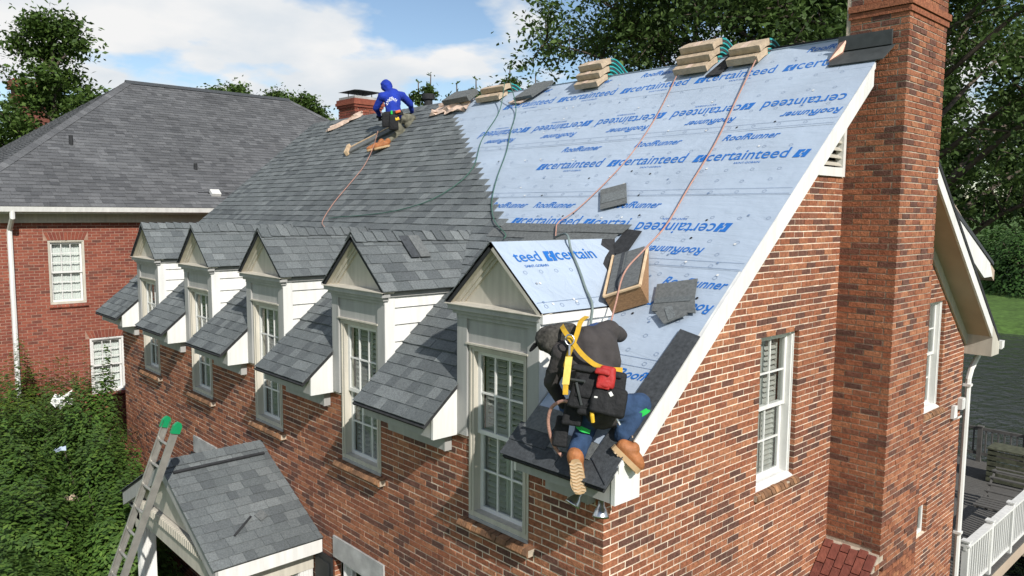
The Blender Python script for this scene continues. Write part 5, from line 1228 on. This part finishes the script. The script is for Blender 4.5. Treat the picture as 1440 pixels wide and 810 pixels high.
# ---- the man in blue at the ridge
w2 = thing('person', (-8.3, 3.5, 3.8), 'man in blue hoodie and camouflage trousers kneeling below the roof ridge', 'person')
pr = []
pel, mid, upp_, nck, hed = (-8.22, 3.58, 4.33), (-8.32, 3.62, 4.52), (-8.41, 3.68, 4.71), (-8.47, 3.66, 4.80), (-8.545, 3.64, 4.905)
A(pel, mid, .15, .145, 1); A(mid, upp_, .15, .155, 1); A(upp_, nck, .12, .075, 1); A(nck, hed, .075, .09, 1); A(hed, (-8.565, 3.64, 4.93), .112, .108, 1); A((-8.63, 3.70, 4.90), (-8.635, 3.70, 4.87), .07, .06, 3); A((-8.70, 3.74, 4.885), (-8.705, 3.745, 4.88), .014, .015, 3)
A(upp_, (-8.42, 3.90, 4.74), .12, .085, 1); A((-8.42, 3.90, 4.74), (-8.42, 4.09, 4.61), .082, .065, 1); A((-8.42, 4.09, 4.61), (-8.55, 4.22, 4.50), .06, .042, 1); A(upp_, (-8.42, 3.45, 4.68), .12, .085, 1); A((-8.42, 3.45, 4.68), (-8.58, 3.42, 4.48), .075, .062, 1); A((-8.58, 3.42, 4.48), (-8.78, 3.62, 4.40), .056, .04, 1)
A(pel, (-8.22, 3.66, 4.28), .15, .12, 0); A((-8.22, 3.66, 4.28), (-8.27, 4.02, 4.32), .115, .08, 0); A((-8.27, 4.02, 4.32), (-8.20, 3.86, 4.16), .078, .06, 0)
A(pel, (-8.27, 3.50, 4.27), .15, .115, 0); A((-8.27, 3.50, 4.27), (-8.19, 3.74, 4.03), .112, .082, 0); A((-8.19, 3.74, 4.03), (-8.27, 3.36, 3.79), .078, .058, 0)
hand(pr, (-8.55, 4.22, 4.50), (-.2, .4, -.5), (0, 0, 1), 4); hand(pr, (-8.78, 3.62, 4.40), (-.4, .4, -.4), (0, 0, 1), 4)
body('body', pr, ['camo', 'hoodie_blue', 'hoodie_blue', 'skin', 'tool_black'], w2)
boot(w2, (-8.29, 3.33, 3.82), (-8.23, 3.30, 3.71), (-8.42, 3.12, 3.66), (-.1, .0, 1)); boot(w2, (-8.17, 3.40, 3.83), (-8.08, 3.38, 3.75), (-8.24, 3.16, 3.68), (-.1, .0, 1))
TOC = (CAM - V((-8.3, 3.6, 4.5))).normalized(); s_ = TOC.cross(Z).normalized(); s_ = -s_ if s_.dot(X) < 0 else s_; u_ = s_.cross(TOC); u_ = -u_ if u_.z < 0 else u_
def pouch2(name, c, w, h, t, mt, tilt=0): return pouch(name, c, w, h, t, mt, tilt, w2)
pouch2('tool_belt', V((-8.20, 3.55, 4.36)) + TOC * .10, .36, .09, .05, 'tool_black', .1); pouch2('tool_pouch', V((-8.27, 3.44, 4.24)) + TOC * .11, .15, .26, .08, 'tool_black', .05); pouch2('tool_pouch', V((-8.19, 3.55, 4.20)) + TOC * .13, .17, .28, .08, 'tool_black'); pouch2('orange_tool', V((-8.15, 3.62, 4.40)) + TOC * .15, .10, .05, .04, 'orange_tool', .3); pouch2('yellow_tape', V((-8.16, 3.61, 4.27)) + TOC * .19, .075, .06, .04, 'tool_yellow', .2); pouch2('green_tool', V((-8.21, 3.52, 4.38)) + TOC * .16, .035, .07, .03, 'strap_green')
lg = MB(); c = V((-8.38, 3.62, 4.62)) + TOC * .165
for k, (dy, wd) in enumerate(((.05, .06), (.025, .12), (.0, .16), (-.03, .18), (-.055, .15))):
    x = -wd / 2
    while x < wd / 2:
        g = R.uniform(.01, .035); lg.prism([c + s_ * x + u_ * (dy - .006 + x * .35), c + s_ * (x + g) + u_ * (dy - .006 + (x + g) * .35), c + s_ * (x + g) + u_ * (dy + .012 + (x + g) * .35), c + s_ * x + u_ * (dy + .010 + x * .35)], TOC * .01); x += g + R.uniform(.004, .014)
lg.build('back_print', 'white_print', w2)

# ================================================================ VEGETATION
def leaves_mesh(name, pts, size, mt, seed, up=.35):
    g = np.random.default_rng(seed); n = len(pts)
    nr = g.normal(size=(n, 3)); nr[:, 2] = np.abs(nr[:, 2]) + up; nr /= np.linalg.norm(nr, axis=1)[:, None]
    a = np.cross(nr, g.normal(size=(n, 3))); a /= np.linalg.norm(a, axis=1)[:, None]; b = np.cross(nr, a)
    s = size * g.uniform(.6, 1.35, n)[:, None]; w = s * g.uniform(.38, .62, n)[:, None]
    fold = nr * s * .12
    v = np.stack([pts - a * s, pts + b * w + fold, pts + a * s, pts - b * w + fold], 1).reshape(-1, 3)
    me = bpy.data.meshes.new(name); me.vertices.add(4 * n); me.vertices.foreach_set('co', v.ravel())
    me.loops.add(4 * n); me.loops.foreach_set('vertex_index', np.arange(4 * n)); me.polygons.add(n); me.polygons.foreach_set('loop_start', np.arange(0, 4 * n, 4)); me.polygons.foreach_set('loop_total', np.full(n, 4))
    me.materials.append(M[mt]); me.update(calc_edges=True); return me
def tree_meshes(seed, H, base, rad_, nl, leaf, mt, limbs=16, shape='broad', twig=7, spread=.42):
    """tapered trunk with limbs and twigs; leaf faces clustered round the twigs"""
    rr = random.Random(seed); g = np.random.default_rng(seed); tb = MB(); tips = []
    top = V((rr.uniform(-.3, .3), rr.uniform(-.3, .3), H * .93)); r0 = H * .018 + .06
    tr = [V((0, 0, -.3)), V((rr.uniform(-.1, .1), rr.uniform(-.1, .1), H * .3)), V((rr.uniform(-.25, .25), rr.uniform(-.25, .25), H * .6)), top]; tp = smooth_path(tr, 5)
    tb.tube(tp, [r0 * (1 - .93 * i / (len(tp) - 1)) for i in range(len(tp))], 8)
    for k in range(limbs):
        t = base + (1 - base) * ((k + rr.random()) / limbs) ** .9; z = t * H * .93; p = tp[min(int(t * (len(tp) - 1)), len(tp) - 1)]
        f = (t - base) / (1 - base)
        prof = {'broad': math.sin(math.pi * min(.12 + f * .80, 1)) ** .6, 'upright': (1 - f * .78) * min(1, .55 + f * 2), 'spire': (1 - f) * .9 + .1}[shape]
        az = k * 2.4 + rr.uniform(-.5, .5); ln = rad_ * prof * rr.uniform(.75, 1.1); rise = {'broad': .45, 'upright': .9, 'spire': .5}[shape] * ln * rr.uniform(.6, 1.2)
        e = p + V((math.cos(az) * ln, math.sin(az) * ln, rise)); m_ = (p + e) / 2 + V((rr.gauss(0, .1), rr.gauss(0, .1), .12 * ln)) ; pp = smooth_path([p, m_, e], 4); rl = max(r0 * .38 * (1 - t * .6), .02)
        tb.tube(pp, [rl * (1 - .85 * i / (len(pp) - 1)) for i in range(len(pp))], 5); tips += [(q, .35) for q in pp[len(pp) // 2:]]
        for j in range(twig):
            s = pp[rr.randrange(len(pp) // 3, len(pp))]; d = V((rr.gauss(0, 1), rr.gauss(0, 1), rr.gauss(.35, .6))).normalized() * rr.uniform(.35, .8) * max(.5, ln * .33); tb.tube([s, s + d * .5 + V((0, 0, .05)), s + d], [rl * .35, rl * .22, .006], 4)
            tips += [(s + d * .6, .6), (s + d, 1.0), (s + d * .85, .8)]
    tips.append((top, 1)); P_ = np.array([q for q, w in tips]); W = np.array([w for q, w in tips]); W /= W.sum()
    i = g.choice(len(tips), nl, p=W); pts = P_[i] + g.normal(size=(nl, 3)) * spread * np.array([1, 1, .75]) * g.uniform(.4, 1.1, nl)[:, None]
    tm = bpy.data.meshes.new('trunk'); tm.from_pydata(tb.v, [], tb.f); tm.materials.append(M['bark']); tm.polygons.foreach_set('use_smooth', [True] * len(tm.polygons)); tm.update()
    return tm, leaves_mesh('crown', pts, leaf, mt, seed + 1)
def place(name, meshes, loc, sc, rot, label, cat, group=None):
    t = thing(name, loc, label, cat, group); W = Matrix.Translation(V(loc)) @ Matrix.Rotation(rot, 4, 'Z') @ Matrix.Scale(sc, 4)
    link(meshes[0], 'trunk', t, W); link(meshes[1], 'crown', t, W); return t
T_up = tree_meshes(1, 15.0, .34, 3.1, 19000, .10, 'leaf', 26, 'upright', 8, .36)
T_oak = tree_meshes(2, 19, .30, 7.2, 46000, .105, 'leaf_dark', 28, 'broad', 14, .52)
T_oak2 = tree_meshes(3, 20, .28, 7.5, 48000, .105, 'leaf_dark', 30, 'broad', 14, .52)
T_spire = tree_meshes(4, 14, .30, 1.1, 3000, .10, 'leaf_dark', 30, 'spire', 4, .14)
T_far = tree_meshes(5, 24, .08, 6.5, 26000, .26, 'leaf_dark', 30, 'upright', 11, .85)
T_mid = tree_meshes(6, 19.5, .3, 4.2, 12000, .17, 'leaf', 24, 'upright', 8, .5)
place('maple_tree', T_up, (-28.4, 2.5, GZ), 1.0, .4, 'upright green maple tree rising beside the far brick chimney', 'tree')
place('maple_tree', T_up, (-31.5, -1.2, GZ), .80, 2.2, 'lower green tree left of the far brick chimney', 'tree')
place('maple_tree', T_up, (-30.0, .3, GZ), .72, 4.0, 'small green tree filling below the far brick chimney', 'tree')
for (x, y, s_c, r, lb) in ((-59.5, 20.1, .90, .3, 'first green treetop over the left half of the hipped roof ridge'), (-56.5, 20.3, .90, 2.9, 'rounded green treetop over the middle of the hipped roof ridge'), (-53.5, 20.6, .90, 1.2, 'highest green treetop over the hipped roof ridge'), (-55.2, 23.1, .86, 4.4, 'low green crown in the gap of the treeline behind the hipped roof'), (-53.3, 23.8, .89, 1.9, 'green treetop above the right end of the hipped roof ridge'), (-50.4, 23.9, .86, 5.2, 'green treetop behind the right hip of the larger house'), (-51.4, 25.6, .82, 3.1, 'lower green treetop where the hip meets the wing roof'), (-50.6, 26.3, .77, .9, 'lowest green crown beside the small capped chimney')):
    place('broadleaf_tree', T_mid, (x, y, GZ), s_c, r, lb, 'tree', 'trees beyond the larger house')
for k, (x, y, s_c) in enumerate(((-25.0, 16.7, .98), (-24.75, 16.95, 1.0), (-24.4, 17.3, .93), (-24.2, 17.7, .98), (-23.6, 18.2, .92), (-23.2, 18.6, .99), (-22.9, 18.9, .96), (-22.5, 19.3, 1.03), (-20.9, 19.6, 1.0))):
    place('spire_tree', T_spire, (x, y, GZ), s_c, k * 1.3, 'thin spiky treetop poking up behind the roof ridge between the workers and the bundles', 'tree', 'spiky saplings behind the ridge')
place('oak_tree', T_oak, (-13.9, 21.2, GZ), .95, .5, 'large dark oak behind the three-bundle ridge stacks', 'tree'); place('oak_tree', T_oak2, (-9.6, 20.5, GZ), 1.0, 2.0, 'large dark oak directly behind the tall brick chimney', 'tree'); place('oak_tree', T_oak2, (-10.5, 28, GZ), 1.0, 4.6, 'large dark oak standing further back between two nearer oaks', 'tree')
place('oak_tree', T_oak, (-4.2, 19.4, GZ), .92, 3.6, 'dark oak overhanging the lake right of the chimney', 'tree')
rr = random.Random(5)
far = [(-45 + 6.2 * i + rr.uniform(-1.5, 1.5), 88 + rr.uniform(-4, 9)) for i in range(11)]
for k, (x, y) in enumerate(far): place('shore_tree', T_far, (x, y, ground_h(x, y) - .2), rr.uniform(.92, 1.15), rr.uniform(0, 6), 'tall dark tree in the wood across the lake', 'tree', 'wood across the lake')
def stem_mesh(seed):
    rr = random.Random(seed); mb = MB()
    for k in range(7):
        a = k * .9; e = V((math.cos(a) * .5, math.sin(a) * .5, .6 + rr.uniform(0, .25))); mb.tube([(0, 0, -.02), e * .5 + V((0, 0, .1)), e], [.03, .02, .006], 5)
    me = bpy.data.meshes.new('stems'); me.from_pydata(mb.v, [], mb.f); me.materials.append(M['bark']); me.update(); return me
STM = stem_mesh(1)
def shrub(x, y, r, top, label, mt='leaf_shrub', z0=GZ, group='dense shrubs in front of the brick houses', n=13000, leaf=.042, seed=0, lump=.26):
    t = thing('shrub', (x, y, z0), label, 'shrub', group); W = Matrix.Translation((x, y, z0)); h = top - z0
    g = np.random.default_rng(seed); d = g.normal(size=(n, 3)); d[:, 2] = np.abs(d[:, 2]) * 1.1 - .12 * (g.random(n) < .35); d /= np.linalg.norm(d, axis=1)[:, None]
    rr_ = np.array([1 + lump * mnoise.noise(V((q[0] * 2.2, q[1] * 2.2, q[2] * 2.2 + seed))) + lump * .9 * mnoise.noise(V((q[0] * 5.5, q[1] * 5.5, q[2] * 5.5 + seed))) for q in d]); pts = d * (rr_ * g.uniform(.45, 1.05, n) ** .5)[:, None] * np.array([r, r, h]); pts[:, 2] = np.maximum(pts[:, 2], .02)
    link(leaves_mesh('foliage', pts, leaf, mt, seed, up=.6), 'foliage', t, W); link(STM, 'stems', t, W @ Matrix.Diagonal((r, r, h, 1))); return t
for k, (x, y, r, top, mt_, lb) in enumerate((
    (-15.0, -1.35, 1.2, -1.0, 'leaf_yellow', 'yellow-green shrub below the upper window of the larger house'), (-14.0, -.75, .85, -1.25, 'leaf_shrub', 'dark green shrub under the white lower window of the larger house'),
    (-13.25, -.35, .62, -.72, 'leaf_shrub', 'tallest dark shrub in the corner between the two brick houses'), (-13.0, -1.9, 1.35, -1.2, 'leaf_shrub', 'dark shrub with a white paper scrap on top'),
    (-11.8, -1.0, 1.0, -1.25, 'leaf_shrub', 'dark leafy shrub against the brick wing left of the porch'), (-11.4, -2.3, 1.3, -1.75, 'leaf_shrub', 'broad dark shrub with a pale blue scrap on it'),
    (-10.4, -1.0, .95, -1.75, 'leaf_shrub', 'leafy shrub hiding the wall next to the black window shutter'), (-9.8, -2.3, 1.2, -2.15, 'leaf_shrub', 'rounded dark shrub with a tan paper scrap'),
    (-9.2, -1.1, .8, -2.2, 'leaf_shrub', 'small dark shrub at the left porch column'), (-8.5, -2.7, .95, -2.75, 'leaf_shrub', 'low shrub at the foot of the ladder'), (-14.6, -2.9, 1.3, -1.5, 'leaf_shrub', 'dark shrub in front of the yellow-green shrub'))):
    shrub(x, y, r, top + (.22 if r > .7 else .05), lb, mt_, seed=20 + k, n=20000 if r > 1.1 else 13000, leaf=.046)
rr = random.Random(9)
for k in range(13):
    x = -40 + 4.3 * k + rr.uniform(-1, 1); y = 77 + rr.uniform(-2, 3); r = rr.uniform(3.2, 4.8); z0 = ground_h(x, y) - .2
    shrub(x, y, r, z0 + rr.uniform(4.5, 7.5), 'bright green bank shrub above the lawn across the lake', 'leaf_shore', z0, 'bank shrubs across the lake', 6000, .17, 60 + k, .35)
# scraps lying on the shrubs
def scrap(c, size, mt, label, seed):
    mb = MB(); n = 6; c = V(c)
    for j in range(n + 1):
        for i in range(n + 1): mb.v.append((c.x + (i / n - .5) * size + mnoise.noise(V((i * .6, j * .6, seed))) * size * .4, c.y + (j / n - .5) * size * .7 + mnoise.noise(V((i * .6, j * .6, seed + 4))) * size * .4, c.z + mnoise.noise(V((i * .5, j * .5, seed + 8))) * size * .5))
    for j in range(n):
        for i in range(n): q = j * (n + 1) + i; mb.f.append([q, q + 1, q + n + 2, q + n + 1]); mb.m.append(0)
    tag(mb.build('paper_scrap', mt), label, 'scrap', 'scraps blown onto the shrubs')
scrap((-12.6, -1.15, -1.12), .40, 'trim_white', 'crumpled white paper scrap on top of the shrubs', 1); scrap((-11.0, -1.55, -1.62), .18, 'underlayment', 'pale blue sheeting scrap on the shrubs', 2); scrap((-9.6, -1.75, -2.05), .18, 'paper', 'tan paper scrap on the shrubs beside the ladder', 3)

# ================================================================ REAR DECK AND DOCK
dz = -3.90
deck = thing('rear_deck', (-2.5, 11.5, GZ), 'raised wooden deck with white railing at the rear corner of the brick house', 'deck')
mb = MB(); mb.box(-5.5, .06, 8.95, 14.2, dz - .22, dz - .035); mb.box(-.02, .10, 8.95, 14.2, dz - .30, dz - .02); mb.build('deck_frame', 'soffit_tan', deck)
for k in range(40):
    y0 = 8.96 + k * .132
    if y0 < 14.1: mb = MB(); mb.box(-5.5, .12, y0, y0 + .124, dz - .034, dz); mb.build('deck_plank', 'deck_grey_shade', deck)
for y in (9.3, 11.6, 13.9):
    for x in (-.05, -5.2): mb = MB(); mb.box(x - .06, x + .06, y - .06, y + .06, GZ - .3, dz - .22); mb.build('deck_post', 'soffit_tan', deck)
for y in (9.42, 10.72, 12.02, 13.32):
    mb = MB(); mb.box(.0, .10, y - .05, y + .05, dz, -2.92); mb.box(-.02, .12, y - .07, y + .07, -2.92, -2.89); mb.build('railing_post', 'trim_white', deck)
mb = MB(); mb.box(-.02, .12, 9.36, 14.1, -3.0, -2.965); mb.box(.025, .075, 9.36, 14.1, -3.06, -3.0); mb.build('top_rail', 'trim_white', deck)
mb = MB(); mb.box(.025, .075, 9.36, 14.1, -3.82, -3.77); mb.build('bottom_rail', 'trim_white', deck)
y = 9.52
while y < 14.05:
    mb = MB(); mb.box(.032, .068, y - .018, y + .018, -3.77, -3.06); mb.build('baluster', 'trim_white', deck); y += .125
dock = thing('lake_dock', (-1.8, 18, -5.6), 'weathered grey dock with slatted railing on the lake behind the house', 'dock')
q = -4.75
for k in range(42):
    y0 = 14.6 + k * .15; mb = MB(); mb.box(-4.2, 1.2, y0, y0 + .14, q - .04, q); mb.build('dock_plank', 'deck_grey_shade', dock)
for x in (-4.1, -2.9, -1.7, -.5, .7):
    mb = MB(); mb.box(x - .06, x + .06, 20.7, 20.82, -6.4, q + 1.05); mb.box(x - .08, x + .08, 20.68, 20.84, q + 1.05, q + 1.08); mb.build('dock_post', 'deck_grey_shade', dock)
for z in (.95, .2): mb = MB(); mb.box(-4.16, 1.2, 20.73, 20.79, q + z, q + z + .09); mb.build('dock_rail', 'deck_grey_shade', dock)
x = -4.05
while x < 1.1: mb = MB(); mb.box(x, x + .04, 20.74, 20.78, q + .29, q + .95); mb.build('dock_baluster', 'deck_grey_shade', dock); x += .16
bn_ = thing('slatted_crate', (-1.6, 19.2, q), 'mossy slatted wooden box standing on the dock', 'crate')
for k in range(6): mb = MB(); mb.box(-2.2, -1.1, 18.9, 18.94, q + .04 + k * .15, q + .14 + k * .15); mb.build('slat', 'deck_mossy', bn_)
for x in (-2.2, -1.14): mb = MB(); mb.box(x, x + .05, 18.94, 19.6, q, q + .92); mb.build('side_board', 'deck_mossy', bn_)
mb = MB(); mb.box(-2.22, -1.07, 18.88, 19.62, q + .93, q + .97); mb.build('lid', 'deck_mossy', bn_)
ch_ = thing('slatted_lounger', (-1.2, 16.6, q), 'weathered slatted lounge chair on the dock, its colour darkened for shade', 'chair')
for k in range(9): mb = MB(); yy = 15.7 + k * .17; zz = q + .35 + max(0, k - 4) * .13; mb.box(-1.6, -.8, yy, yy + .12, zz, zz + .03); mb.build('slat', 'deck_grey_shade', ch_)
for x in (-1.58, -.86):
    for y in (15.8, 16.6): mb = MB(); mb.box(x, x + .06, y, y + .06, q, q + .36); mb.build('leg', 'deck_grey_shade', ch_)
    mb = MB(); mb.prism([(x + .01, 15.7, q + .30), (x + .01, 16.4, q + .30), (x + .01, 17.2, q + .85), (x + .01, 17.2, q + .92), (x + .01, 16.4, q + .345), (x + .01, 15.7, q + .345)], (.04, 0, 0)); mb.build('side_rail', 'deck_grey_shade', ch_)
